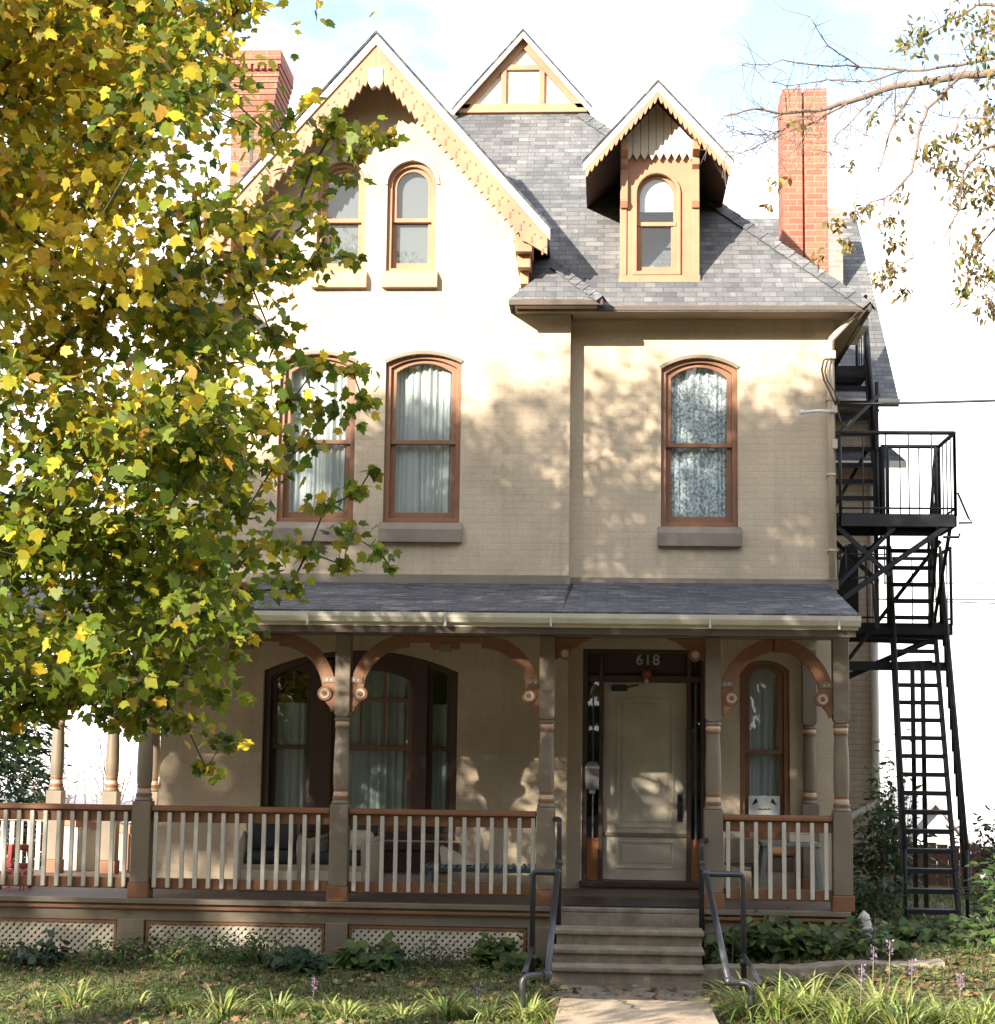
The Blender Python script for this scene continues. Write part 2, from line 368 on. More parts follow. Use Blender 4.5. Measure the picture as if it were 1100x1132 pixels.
def arch(x0, x1, z0, zs, rise, n=12):
    """window outline: square foot at z0, springing zs, curved head of the given rise"""
    w = (x1-x0)/2; cx = (x0+x1)/2; pts = [(x0, z0), (x1, z0)]
    if rise >= w*.98:
        for k in range(n+1):
            a = PI*k/n; pts.append((cx+w*math.cos(a), zs+rise*math.sin(a)))
    else:
        r = (w*w+rise*rise)/(2*rise); cz = zs+rise-r; a0 = math.asin(w/r)
        for k in range(n+1):
            a = a0-2*a0*k/n; pts.append((cx+r*math.sin(a), cz+r*math.cos(a)))
    return pts
def arch_in(x0, x1, z0, zs, rise, d, db=None, n=12):
    w = (x1-x0)/2
    if rise >= w*.98: return arch(x0+d, x1-d, z0+(d if db is None else db), zs, rise-d, n)
    return arch(x0+d, x1-d, z0+(d if db is None else db), zs-d*.75, rise, n)
# ------------------------------------------------------------------ the house
house = thing('brick_house', 'tall cream painted brick Victorian house with steep grey shingle roofs behind the porch', 'house', (-1.1, 2.0, .2))

def curtain(name, x0, x1, z0, z1, y, mat, parent, folds=9, amp=.03, gather=1.0):
    mb = MB(); nx, nz = folds*8, 8; ph = random.random()*6
    for j in range(nz+1):
        for i in range(nx+1):
            u = i/nx; t = j/nz
            x = x0+(x1-x0)*u*(1-(1-gather)*(1-t))
            uu = u+.03*math.sin(5*u+ph)+.012*math.sin(3*t+9*u+ph*2)*(1-t)
            s = math.sin(2*PI*folds*uu+ph)*(.55+.45*math.sin(7.3*u+ph*3))+.6*math.sin(2*PI*folds*.37*uu+1.3*ph+t*.9)+.3*math.sin(2*PI*folds*1.9*uu+2*ph)
            mb.v.append((x, y+amp*s*(.6+.4*(1-t)), z0+(z1-z0)*t))
    for j in range(nz):
        for i in range(nx):
            a = j*(nx+1)+i; mb.f.append([a, a+1, a+nx+2, a+nx+1]); mb.m.append(0); mb.sm.append(True)
    return mb.build(name, mat, parent, fix=False)

def head_band(x0, x1, zs, rise, t, ext=0.):
    a = arch(x0, x1, zs-1, zs, rise, 14)[2:]; w = (x1-x0)/2; cx = (x0+x1)/2
    if rise >= w*.98: c = Vector((cx, zs))
    else: c = Vector((cx, zs+rise-(w*w+rise*rise)/(2*rise)))
    out = []
    for p in a:
        d = (Vector(p)-c).normalized(); q = Vector(p)+d*t; out.append((q.x, q.y))
    return a + out[::-1]

def window(x0, x1, z0, zs, rise, y, zmid, parent=house, fm='sash', sm='sash', sillm='stone', sill_h=.21, hood='taupe', fw=.055, sw=.055, curt=(), pane_sheet=None, muntins=0):
    """sash window in a wall opening whose outline is arch(x0..)"""
    o0 = arch(x0, x1, z0, zs, rise); fr = MB().ring(o0, arch_in(x0, x1, z0, zs, rise, fw), y+.045, y+.15)
    W = fr.build('window', fm, parent, .006)
    a, b = x0+fw, x1-fw; zb = z0+fw; zs2 = zs-fw*.75 if rise < (x1-x0)/2*.98 else zs; rs = rise if rise < (x1-x0)/2*.98 else rise-fw
    up = MB().ring(arch(a, b, zmid-.022, zs2, rs), arch_in(a, b, zmid-.022, zs2, rs, sw, .045), y+.085, y+.12)
    up.build('sash', sm, W, .004)
    lo = MB().ring([(a, zb), (b, zb), (b, zmid+.022), (a, zmid+.022)], [(a+sw, zb+.075), (b-sw, zb+.075), (b-sw, zmid-.022), (a+sw, zmid-.022)], y+.124, y+.155)
    ls = lo.build('sash', sm, W, .004)
    MB().sheet(arch_in(a, b, zmid-.022, zs2, rs, sw-.004, .04), [], y+.104).build('pane', 'glass', W, fix=False)
    MB().sheet([(a+sw-.004, zb+.07), (b-sw+.004, zb+.07), (b-sw+.004, zmid-.018), (a+sw-.004, zmid-.018)], [], y+.141).build('pane', 'glass', W, fix=False)
    if muntins:
        m = MB(); wdt = (b-a-2*sw)/muntins
        for k in range(1, muntins): m.box(a+sw+k*wdt-.014, a+sw+k*wdt+.014, y+.09, y+.117, zmid+.01, zs+rise*.6)
        zz = zmid+(zs-zmid)*.55; m.box(a+sw, b-sw, y+.092, y+.115, zz-.014, zz+.014)
        m.build('muntin', sm, W)
    if sillm:
        s = MB().prism([(y-.075, z0-sill_h), (y-.075, z0-.07), (y-.06, z0-.05), (y-.003, z0+.006), (y+.05, z0+.012), (y+.05, z0-sill_h)], x0-.035, x1+.035, axis='YZ')
        s.build('sill', sillm, W, .008)
    if hood:
        h = MB().prism(head_band(x0, x1, zs, rise, .038), y-.018, y+.04); h.build('hood', hood, W, .006)
    for c in curt: curtain('curtain', *c, parent=W)
    if pane_sheet:
        MB().box(a, b, y+.165, y+.17, z0, zs+rise).build('pane_sheet', pane_sheet, W)
    return W

YB = -.21
# openings
UL = [(-3.50, -2.68), (-2.365, -1.555)]
AT = [(-3.15, -2.62), (-2.39, -1.86)]
zAT0, zATs, rAT = 7.21, 8.17, .265
PWX = (-3.58, -1.54); PWz = (1.2, 2.93, .22)
gk = 1.147; GX = -2.48; GZ = 9.67
gt = lambda x: GZ - gk*abs(x-GX)
outer = [(-4.65, .15), (-.4, .15), (-.4, 6.74), (-.86, 6.74), (-.86, gt(-.86)-.14), (GX, GZ-.14), (2*GX+.86, gt(-.86)-.14), (2*GX+.86, 6.74), (-4.65, 6.74)]
holes = [arch(a, b, 4.49, 6.205, .10) for a, b in UL] + [arch(a, b, zAT0, zATs, rAT) for a, b in AT] + [arch(PWX[0], PWX[1], *PWz)]
w = MB().sheet(outer, holes, YB, .2)
w.add([(-.4, YB, .15), (-.4, 0, .15), (-.4, 0, 6.74), (-.4, YB, 6.74)], [(0, 1, 2, 3)])
w.build('wall', 'wall', house, fix=False)
ENT = (-.245, 1.035, .75, 3.20)
RW = (1.385, 1.90, 1.2, 3.0, .10)
outer = [(-.4, .15), (2.4, .15), (2.4, 6.74), (-.4, 6.74)]
holes = [arch(.565, 1.375, 4.49, 6.19, .12), [(ENT[0], ENT[2]), (ENT[1], ENT[2]), (ENT[1], ENT[3]), (ENT[0], ENT[3])], arch(*RW)]
w = MB().sheet(outer, holes, 0, .22); w.build('wall', 'wall', house, fix=False)
w = MB().box(2.2, 2.4, .003, 8.0, .15, 6.74).box(-4.65, -4.45, YB+.003, 8.0, .15, 6.74).box(-4.65, 2.4, 8.0, 8.2, .15, 6.74); w.build('wall', 'wall', house)
MB().box(-4.44, 2.19, .25, 7.99, .6, .72).box(-4.44, 2.19, .25, 7.99, 3.6, 3.75).box(-4.44, 2.19, .25, 7.99, 6.5, 6.68).box(-4.44, 2.19, 3.0, 3.1, .72, 6.5).build('interior_floor', 'interior', house)

# windows
for k, (a, b) in enumerate(UL):
    window(a, b, 4.49, 6.205, .10, YB, 5.37, curt=[(a+.05, a+.43, 4.5, 6.28, YB+.30, 'curtain', ) if False else (a+.06, b-.06, 4.5, 6.28, YB+.20, 'curtain')])
window(.565, 1.375, 4.49, 6.19, .12, 0, 5.38, curt=[(.60, 1.34, 4.5, 6.29, .20, 'lace')])
for a, b in AT:
    window(a, b, zAT0, zATs, rAT, YB, 7.80, fm='trim', sm='trim', sillm='stonelit', sill_h=.19, hood='trimlight', fw=.05, sw=.045, pane_sheet='pane_sheet')
# belt course above the porch roof
MB().box(-4.67, -.38, YB-.025, YB+.02, 3.84, 3.95).box(-.378, 2.415, -.025, .02, 3.84, 3.95).build('belt_course', 'stone', house, .006)

# big triple porch window
pz0, pzs, prs = PWz
fr = MB().ring(arch(PWX[0], PWX[1], *PWz), arch_in(PWX[0], PWX[1], *PWz, .07), YB+.06, YB+.2)
PW = fr.build('window', 'brown', house, .006, 'large three part porch window with dark brown frame')
for xa, xb in ((-3.08, -2.86), (-2.02, -1.86)): MB().box(xa, xb, YB+.05, YB+.19, pz0+.07, pzs+.12).build('mullion', 'brown', PW, .006)
for xa, xb in ((-3.51, -3.08), (-2.86, -2.02), (-1.86, -1.61)):
    o = [(xa, pzs-.25), (xa, pzs+.17), (xb, pzs+.17), (xb, pzs-.25)]
    hole = arch(xa+.02, xb-.02, pzs-.251, pzs-.10, .11)[2:]
    hd = MB().prism([(xb, pzs-.25), (xb, pzs+.17), (xa, pzs+.17), (xa, pzs-.25)]+[(p[0], max(p[1], pzs-.249)) for p in hole[::-1]], YB+.10, YB+.13); hd.build('head_panel', 'brown', PW)
for xa, xb, mu in ((-3.51, -3.08, 1), (-2.86, -2.02, 3), (-1.86, -1.61, 1)):
    s = .05; zm = 2.14
    sa = MB().ring([(xa, zm-.025), (xb, zm-.025), (xb, pzs+.05), (xa, pzs+.05)], [(xa+s, zm+.02), (xb-s, zm+.02), (xb-s, pzs+.01), (xa+s, pzs+.01)], YB+.12, YB+.15)
    sa.ring([(xa, pz0+.07), (xb, pz0+.07), (xb, zm+.02), (xa, zm+.02)], [(xa+s, pz0+.16), (xb-s, pz0+.16), (xb-s, zm-.022), (xa+s, zm-.022)], YB+.153, YB+.18)
    wd = (xb-xa-2*s)/mu
    for k in range(1, mu): sa.box(xa+s+k*wd-.013, xa+s+k*wd+.013, YB+.123, YB+.147, zm+.01, pzs+.02)
    if mu > 1: sa.box(xa+s, xb-s, YB+.124, YB+.146, 2.62, 2.65)
    sa.build('sash', 'sash' if mu > 1 else 'brown', PW, .004)
    MB().sheet([(xa+s-.003, pz0+.15), (xb-s+.003, pz0+.15), (xb-s+.003, pzs+.02), (xa+s-.003, pzs+.02)], [], YB+.152).build('pane', 'glass', PW, fix=False)
    curtain('curtain', xa+.02, xb-.02, pz0+.05, pzs+.05 if mu > 1 else 2.6, YB+.25, 'greencurtain', PW, folds=max(3, int((xb-xa)*11)))
MB().prism([(YB-.07, pz0-.1), (YB-.07, pz0-.03), (YB+.08, pz0), (YB+.08, pz0-.1)], PWX[0]-.04, PWX[1]+.04, axis='YZ').box(PWX[0]+.05, PWX[1]-.02, YB-.04, YB+.02, pz0-.32, pz0-.1).build('sill', 'brown', PW, .006)
# right porch window
W = window(*RW, 0, 2.15, fm='sash', sm='sash', sillm='sash', sill_h=.10, hood=None, curt=[(1.43, 1.86, 1.25, 3.05, .24, 'greencurtain')])
curtain('curtain', 1.45, 1.84, 1.25, 3.05, .20, 'curtain', W, folds=4, gather=.8)
W['label'] = 'narrow porch window with parted grey curtains and rust coloured frame'
MB().box(1.36, 1.93, -.03, .02, .95, 1.1).build('apron', 'taupe', W, .005)

# front entrance
e0, e1, ez0, ez1 = ENT
D = MB().ring([(e0, ez0), (e1, ez0), (e1, ez1), (e0, ez1)], [(e0+.05, ez0+.06), (e1-.05, ez0+.06), (e1-.05, ez1-.05), (e0+.05, ez1-.05)], .02, .22)
for xa, xb in ((-.075, -.03), (.845, .885)): D.box(xa, xb, .06, .22, ez0+.06, ez1-.05)
D.box(e0+.05, e1-.05, .065, .21, 2.86, 2.93)
entrance = D.build('door', 'brown', house, .006, 'cream front door in a dark brown frame with sidelights')
leaf = MB().box(-.028, .843, .13, .175, .815, 2.858); leaf.build('door_leaf', 'door', entrance, .004)
pm = MB()
for xa, xb, za, zb in ((.11, .71, 1.35, 2.70), (.11, .71, .93, 1.22)):
    pm.ring([(xa, za), (xb, za), (xb, zb), (xa, zb)], [(xa+.025, za+.025), (xb-.025, za+.025), (xb-.025, zb-.025), (xa+.025, zb-.025)], .118, .132)
    pm.box(xa+.06, xb-.06, .121, .131, za+.06, zb-.06)
pm.build('door_panel', 'door', entrance, .004)
MB().box(-.028, .843, .105, .131, 1.262, 1.30).build('weather_strip', 'taupe', entrance, .003)
h = MB().prism([(.745, 1.42), (.80, 1.42), (.80, 1.70), (.745, 1.70)], .122, .131)
h.tube([(.772, .125, 1.47), (.772, .085, 1.49), (.772, .08, 1.56), (.772, .085, 1.63), (.772, .125, 1.655)], .011); h.build('door_handle', 'black', entrance)
MB().disc(.772, 1.735, .028, .105, .131).disc(.772, 1.735, .015, .095, .106).build('deadbolt', 'brass', entrance)
MB().box(.05, .22, .07, .13, 2.765, 2.825).bar((.2, .09, 2.80), (.34, .06, 2.83), .02, .015).build('door_closer', 'black', entrance, .004)
MB().tube([(.38, .13, 2.06), (.385, .115, 2.04), (.42, .112, 2.035), (.445, .13, 2.06)], .008).build('knocker', 'brass', entrance)
for xa, xb in ((e0+.05, -.075), (.885, e1-.05)): MB().box(xa, xb, .10, .16, ez0+.06, 1.24).build('side_panel', 'orange', entrance, .004)
for xa, xb in ((e0+.05, -.075), (.885, e1-.05)):
    MB().sheet([(xa, 1.24), (xb, 1.24), (xb, 2.86), (xa, 2.86)], [], .13).build('sidelight', 'glass', entrance, fix=False)
    MB().box((xa+xb)/2-.008, (xa+xb)/2+.008, .105, .128, 1.24, 2.86).build('sidelight_bar', 'greymetal', entrance)
tr = MB().box(e0+.05, e1-.05, .16, .19, 2.93, ez1-.05)
for k in range(17): tr.box(e0+.09+k*.068, e0+.115+k*.068, .14, .162, 2.93, ez1-.05)
tr.build('transom', 'brown', entrance)
MB().box(e0-.02, e1+.02, -.06, .2, .752, .812).build('threshold', 'brown', entrance, .008)
fc = bpy.data.curves.new('numerals', 'FONT'); fc.body = '618'; fc.size = .155; fc.extrude = .006; fc.space_character = 1.12; fc.offset = .003; fc.align_x = 'CENTER'
fo = bpy.data.objects.new('tmp', fc); COL.objects.link(fo); bpy.context.view_layer.update()
me = bpy.data.meshes.new_from_object(fo); bpy.data.objects.remove(fo)
me.transform(Matrix.Translation(Vector((.435, .132, 3.045))-OFF[house]) @ Matrix.Rotation(PI/2, 4, 'X')); me.materials.clear(); me.materials.append(MAT['brass']); me.name = 'house_number'
hn = bpy.data.objects.new('house_number', me); COL.objects.link(hn); hn.parent = entrance

# ---- roofs
E0 = 6.78; mk = 1.05; EY = -.45; EXR, EXL = 2.72, -5.0
rz = lambda y: E0+mk*(y-EY)
r = MB()
Bp = (EXR, EY, E0); Cp = (EXR-3.05, 2.6, rz(2.6)); Dp = (EXL+3.05, 2.6, rz(2.6))
apx = (EXR+EXL)/2; at_ = (EXR-EXL)/2; az = E0+mk*at_
yb = 8.65; rf = (apx, 2.62, rz(2.6)+mk*(Cp[0]-apx)); rb = (apx, yb-at_, az)
r.slab([(-.96, EY, E0), Bp, Cp, Dp, (EXL+.40, -.05, rz(-.05)), (-.96, -.05, rz(-.05))], .07)
r.slab([Bp, (EXR, yb, E0), rb, (apx, 2.6, az), Cp], .07)
r.slab([(EXL, yb, E0), (EXL, EY, E0), Dp, (apx, 2.6, az), rb], .07)
r.slab([(EXR, yb, E0), (EXL, yb, E0), rb], .07)
roof = r.build('roof', 'shingle', house, label='steep grey shingle hip roof')
# hip caps
cp = MB()
def caps(a, b, n, w=.13):
    a, b = Vector(a), Vector(b)
    for k in range(n):
        p = a.lerp(b, k/n); q = a.lerp(b, (k+1.25)/n if k < n-1 else 1)
        d = (b-a).normalized(); s = d.cross(Vector((0, 0, 1))).normalized()
        lift = Vector((0, 0, .022))
        vs = [p+s*w-Vector((0, 0, w*.62))+lift, p+lift+Vector((0, 0, .012)), p-s*w-Vector((0, 0, w*.62))+lift, q+s*w-Vector((0, 0, w*.62))+lift*.3, q+lift*.3+Vector((0, 0, .012)), q-s*w-Vector((0, 0, w*.62))+lift*.3]
        cp.add(vs, [(0, 1, 4, 3), (1, 2, 5, 4)])
caps(Bp, Cp, 22); cp.build('hip_cap', 'shingle', roof, fix=False); cp = MB()
# little hipped return at the right foot of the gable (and its twin on the left)
sk = MB()
def ret(mx):
    f = (lambda p: p) if not mx else (lambda p: (2*GX-p[0], p[1], p[2]))
    A = f((-1.04, -.64, 6.80)); B = f((-.06, -.64, 6.80)); P = f((-.57, -.16, 7.31)); Q = f((-.57, .06, 7.33)); S = f((-1.04, -.19, 6.80)); T = f((-.06, -.36, 6.88)); S2 = f((-1.04, -.19, 6.81))
    for pl in ([A, B, P], [B, T, Q, P], [S, A, P, f((-.8, -.19, 7.06))]):
        sk.slab(pl, .05)
    return A, B, P, Q
A_, B_, P_, Q_ = ret(False); caps(B_, P_, 7, .1); sk.build('return_roof', 'shingle', roof); sk = MB(); ret(True)
sk.build('return_roof', 'shingle', roof)
cp.build('hip_cap', 'shingle', roof, fix=False)
for q in ((-.38, 2.68, -.42, -.002, 6.722, 6.735), (2.402, 2.68, 0, 4.2, 6.721, 6.734), (-.98, -.12, -.6, YB-.003, 6.735, 6.75), (-4.98, -4.05, -.6, YB-.003, 6.735, 6.75)): MB().box(*q).build('soffit', 'soffit', roof)
MB().box(-.06, EXR, EY-.012, EY+.01, 6.722, 6.768).box(EXR-.012, EXR+.012, EY, 4.3, 6.722, 6.768).box(-1.04, -.06, -.655, -.635, 6.735, 6.785).build('fascia', 'darkwood', roof)
MB().prism([(EXR-.02, 6.72), (EXR+.08, 6.72), (EXR+.09, 6.79), (EXR-.02, 6.79)], .25, 1.2).build('gutter', 'gutter', roof)

# gable roof over the projecting bay
yf = -.68
g = MB(); ge = 1.84
for s in (1, -1):
    g.slab([(GX, yf, GZ), (GX+s*ge, yf, GZ-gk*ge), (GX+s*ge, (GZ-gk*ge-E0)/mk+EY+.05, GZ-gk*ge), (GX, (GZ-E0)/mk+EY+.1, GZ)][::s], .09)
groof = g.build('gable_roof', 'shingle', house)
def rake(dz0, dz1, x_end, s):
    return [(GX, GZ-dz0), (GX+s*x_end, GZ-dz0-gk*x_end), (GX+s*x_end, GZ-dz1-gk*x_end), (GX, GZ-dz1)]
cr = MB()
for s in (1, -1): cr.prism(rake(0, .12, ge+.03, s)[::s], yf-.045, yf)
for s in (1, -1): MB().prism(rake(-.034, -.001, ge+.045, s)[::s], yf-.06, yf+.002).build('shingle_edge', 'shingle_dark', groof)
cr.build('crown_moulding', 'trimlight', groof, .006)
bb = MB()
for s in (1, -1):
    n = 25; pts = [(GX, GZ-.12), (GX+s*ge, GZ-.12-gk*ge), (GX+s*ge, GZ-.30-gk*ge), (GX+s*(ge-.22), GZ-.42-gk*(ge-.22))]
    for k in range(n):   # saw-toothed lower edge
        u = (ge-.24)*(1-(k+.35)/n); v = (ge-.24)*(1-(k+.9)/n)
        pts += [(GX+s*u, GZ-.455-gk*u), (GX+s*v, GZ-.40-gk*v)]
    pts.append((GX, GZ-.40))
    bb.prism(pts[::s], yf-.02, yf+.03)
    for k in range(15):   # dots and dashes raised in darker paint for the shade of incised holes
        u = .16+k*.115
        for du, dd, wd, hh in ((0, .20, .011, .013), (.05, .24, .010, .012), (.02, .33, .010, .035)):
            x = GX+s*(u+du); z = GZ-dd-gk*(u+du)
            bb.prism([(x-wd, z-hh), (x+wd, z-hh), (x+wd, z+hh), (x-wd, z+hh)], yf-.026, yf-.018, 1)
bb.prism([(GX-.075, GZ-.38), (GX-.075, GZ-.54), (GX-.04, GZ-.60), (GX, GZ-.57), (GX+.04, GZ-.60), (GX+.075, GZ-.54), (GX+.075, GZ-.38)][::-1], yf-.035, yf+.05, 2)
bb.build('bargeboard', ['trim', 'trimdark', 'trimlight'], groof, .003)
MB().prism([(GX-1.60, GZ-.1-gk*1.6), (GX, GZ-.1), (GX+1.60, GZ-.1-gk*1.6), (GX+1.60, GZ-.13-gk*1.6), (GX, GZ-.13), (GX-1.60, GZ-.13-gk*1.6)], yf+.03, YB-.004).build('soffit', 'taupe', groof)
for s in (1, -1):
    ck = MB(); x = GX+s*1.59
    for (a, b, z0, z1, y0) in ((-.09, .09, 7.30, 7.46, -.66), (-.07, .07, 7.16, 7.298, -.55), (-.045, .045, 7.02, 7.158, -.40)):
        ck.box(x+a, x+b, y0, YB, z0, z1)
    ck.box(x-.11, x+.11, -.52, YB, 7.46, 7.62); ck.build('corbel', 'trim', groof, .008)

# gablet (half timbered pediment) at the top
pc, ph_, pzb, pza = -1.08, .82, 10.02, 10.98
pk = (pza-pzb)/ph_
MB().prism([(pc-ph_+.04, pzb-.12), (pc+ph_-.04, pzb-.12), (pc+ph_-.04, pzb+.02), (pc, pza-.06), (pc-ph_+.04, pzb+.02)], 2.58, 2.62).build('pediment', 'stucco', roof)
tm = MB().box(pc-ph_+.02, pc+ph_-.02, 2.53, 2.585, pzb-.05, pzb+.06)
tm.box(pc-.27, pc-.205, 2.535, 2.583, pzb+.06, 10.52).box(pc+.205, pc+.27, 2.535, 2.583, pzb+.06, 10.52).box(pc-.40, pc+.40, 2.54, 2.583, 10.52, 10.59)
for s in (1, -1):
    tm.prism([(pc, pza-.05), (pc+s*(ph_-.03), pzb+.0), (pc+s*(ph_-.14), pzb+.0), (pc, pza-.18)][::s], 2.53, 2.582)
tm.build('timber_frame', 'trim', roof, .004)
gr = MB()
for s in (1, -1):
    gr.slab([(pc, 2.46, pza), (pc+s*(ph_+.02), 2.46, pzb-.02), (pc+s*(ph_+.02), 5.0, pzb-.02), (pc, 5.0, pza)][::s], .05)
gr.build('gablet_roof', 'shingle', roof)
gc = MB()
for s in (1, -1): gc.prism([(pc, pza), (pc+s*(ph_+.04), pzb-.04), (pc+s*(ph_+.04), pzb-.125), (pc, pza-.085)][::s], 2.43, 2.46)
for s in (1, -1): MB().prism([(pc, pza+.03), (pc+s*(ph_+.05), pzb-.02), (pc+s*(ph_+.05), pzb-.05), (pc, pza+.001)][::s], 2.42, 2.461).build('shingle_edge', 'shingle_dark', roof)
gc.build('crown_moulding', 'trimlight', roof, .004)
MB().tube([(pc+.72, 3.4, 10.0), (pc+.72, 3.4, 11.0)], .012).build('vent_pipe', 'white', roof)

# dormer
dx0, dx1, dc, dy = .13, .955, .512, -.10
dm = MB().sheet([(dx0, 7.10), (dx1, 7.10), (dx1, 8.47), (dc, 9.0), (dx0, 8.47)], [arch(dc-.225, dc+.225, 7.22, 8.10, .22)], dy, .12)
for x, s in ((dx0, 1), (dx1, -1)):
    dm.add([(x, dy, 7.0), (x, dy, 8.47), (x, 1.2, 8.47), (x, 1.2, 8.3)], [(0, 1, 2, 3)])
dormer = dm.build('dormer', 'trim', house, fix=False, label='narrow roof dormer with arched window and scalloped gable')
MB().box(dx0-.02, dx1+.02, dy-.035, dy-.002, 7.06, 7.185).box(dx0-.012, dx0+.06, dy-.02, dy-.002, 7.187, 7.95).box(dx1-.06, dx1+.012, dy-.02, dy-.002, 7.187, 7.95).build('corner_board', 'trim', dormer, .005)
MB().ring(arch(dc-.255, dc+.255, 7.19, 8.10, .25), arch_in(dc-.225, dc+.225, 7.22, 8.10, .22, .012), dy-.03, dy+.03).build('arch_moulding', 'trim', dormer, .006)
MB().ring(arch(dc-.225, dc+.225, 7.22, 8.10, .22), arch_in(dc-.225, dc+.225, 7.22, 8.10, .22, .045), dy+.05, dy+.1).box(dc-.21, dc+.21, dy+.04, dy+.09, 7.745, 7.79).ring([(dc-.19, 7.25), (dc+.19, 7.25), (dc+.19, 7.75), (dc-.19, 7.75)], [(dc-.155, 7.30), (dc+.155, 7.30), (dc+.155, 7.74), (dc-.155, 7.74)], dy+.06, dy+.095).build('sash', 'trim', dormer, .004)
MB().sheet(arch_in(dc-.225, dc+.225, 7.22, 8.10, .22, .04), [], dy+.085).build('pane', 'glass', dormer, fix=False)
MB().box(dc-.22, dc+.22, dy+.105, dy+.11, 7.92, 8.34).build('pane_sheet', 'curtain', dormer)
MB().box(dx0+.02, dx1-.02, .9, .92, 6.9, 8.4).build('backing', 'interior', dormer)
dz, de, dk = 9.18, .765, 1.11
dr = MB()
for s in (1, -1):
    top = [(dc, -.5, dz), (dc+s*de, -.5, dz-dk*de), (dc+s*de, 1.06, dz-dk*de), (dc, 1.9, dz)][::s]
    dr.slab(top, .045); dr.slab([(p[0], p[1]+(.01 if p[1] < 0 else 0), p[2]-.05) for p in top], .025, 1)
dr.build('roof', ['shingle', 'darkwood'], dormer)
ct = MB()
for s in (1, -1): ct.prism([(dc, dz), (dc+s*(de+.02), dz-dk*de-.022), (dc+s*(de+.02), dz-dk*de-.125), (dc, dz-.105)][::s], -.53, -.5)
for s in (1, -1): MB().prism([(dc, dz+.028), (dc+s*(de+.03), dz-dk*(de+.03)+.028), (dc+s*(de+.03), dz-dk*(de+.03)), (dc, dz+.001)][::s], -.54, -.499).build('shingle_edge', 'shingle_dark', dormer)
ct.build('crown_moulding', 'trimlight', dormer, .004)
zt = MB()
for s in (1, -1):
    n = 15; pts = [(dc, dz-.095), (dc+s*de, dz-dk*de-.095)]
    for k in range(n):
        u = de*(1-k/n); v = de*(1-(k+.5)/n); pts += [(dc+s*u, dz-dk*u-.15), (dc+s*(u*.6+v*.4), dz-dk*(u*.6+v*.4)-.195), (dc+s*v, dz-dk*v-.20)]
    pts.append((dc, dz-.155)); zt.prism(pts[::s], -.525, -.503)
zt.build('scalloped_trim', 'trim', dormer)
gp = MB(); n = 9; px = [dx0+.04+k*(dx1-dx0-.08)/n for k in range(n+1)]
for k in range(n):
    a, b = px[k]+.003, px[k+1]-.003; tp = lambda x: min(9.09, dz-.1-dk*abs(x-dc)); c = (a+b)/2
    poly = [(a, 8.52), (c, 8.45), (b, 8.52), (b, tp(b))] + ([(dc, tp(dc))] if a < dc < b else []) + [(a, tp(a))]
    gp.prism(poly, dy-.06, dy-.02)
gp.build('gable_boards', 'trimlight', dormer)
for x in (dx0+.03, dx1-.03):
    MB().prism([(dy, 7.92), (dy, 8.62), (-.36, 8.62), (-.36, 8.50), (-.22, 8.46), (-.22, 8.38), (-.16, 8.34), (-.16, 8.02), (-.19, 7.99), (-.15, 7.92)], x-.04, x+.04, axis='YZ').build('bracket', 'trim', dormer, .006)

# chimneys
c = MB()   # right one: two linked stacks with a dark joint
c.box(2.02, 2.245, 1.5, 2.1, 7.0, 9.86).box(2.27, 2.535, 1.5, 2.1, 7.0, 9.86).box(2.23, 2.28, 1.56, 2.05, 7.0, 9.83)
c.build('chimney', 'redbrick', roof, .006, 'red brick chimney of two joined stacks on the right hip')
c = MB().box(-4.50, -4.02, 1.5, 2.1, 7.0, 9.55)
for k in range(9):
    e = .012*(k+1); c.box(-4.50-e, -4.02+e, 1.5-e, 2.1+e, 9.552+k*.068, 9.552+k*.068+.065)
c.box(-4.63, -3.90, 1.37, 2.23, 10.17, 10.22)
for k in range(9): c.box(-4.62+k*.08, -4.575+k*.08, 1.355, 1.4, 10.105, 10.167)
c.box(-4.63, -3.90, 1.36, 2.24, 10.223, 10.34)
c.add([(-4.27, 1.494, 9.0), (-4.23, 1.494, 9.0), (-4.235, 1.494, 9.85), (-4.25, 1.494, 9.98), (-4.265, 1.494, 9.85)], [(0, 1, 2, 3, 4)], 1)  # flat black face drawn for the shade inside the slot recess
c.build('chimney', ['redbrick', 'black'], roof, .005, 'red brick chimney with flared corbelled top left of the gable')
MB().box(2.98, 3.22, 5.4, 5.8, 8.2, 9.62).build('chimney', 'greybrick', roof, .006, 'small weathered grey brick chimney behind the right chimney')

# rear wing
MB().box(2.402, 3.42, 4.0, 9.4, .1, 6.45).build('rear_wing', 'wall_rear', house)
wr = MB(); wz = 6.55; wy = 3.62; wrz = 9.86; wry = wy+(wrz-wz)/1.05
wr.slab([(1.2, wy, wz), (3.66, wy, wz), (3.60, wry, wrz), (1.2, wry, wrz)], .08).slab([(3.66, 2*wry-wy, wz), (1.2, 2*wry-wy, wz), (1.2, wry, wrz), (3.60, wry, wrz)], .08)
wr.build('roof', 'shingle', house)
MB().prism([(4.0, 6.45), (9.4, 6.45), (wry, wrz-.15)], 3.38, 3.42, axis='YZ').build('wall', 'wall_rear', house)
MB().box(2.6, 3.66, wy-.09, wy, wz-.06, wz+.01).build('gutter', 'gutter', house)
MB().box(2.45, 3.42, wy+.02, 3.99, 6.42, 6.445).build('soffit', 'darkwood', house)
pr = MB().slab([(2.41, 3.55, 5.78), (3.72, 3.55, 5.78), (3.60, 3.998, 6.02), (2.41, 3.998, 6.02)], .05); pr.build('pent_roof', 'shingle_dark', house)
MB().box(2.45, 3.72, 3.47, 3.55, 5.68, 5.76).build('gutter', 'gutter', house)
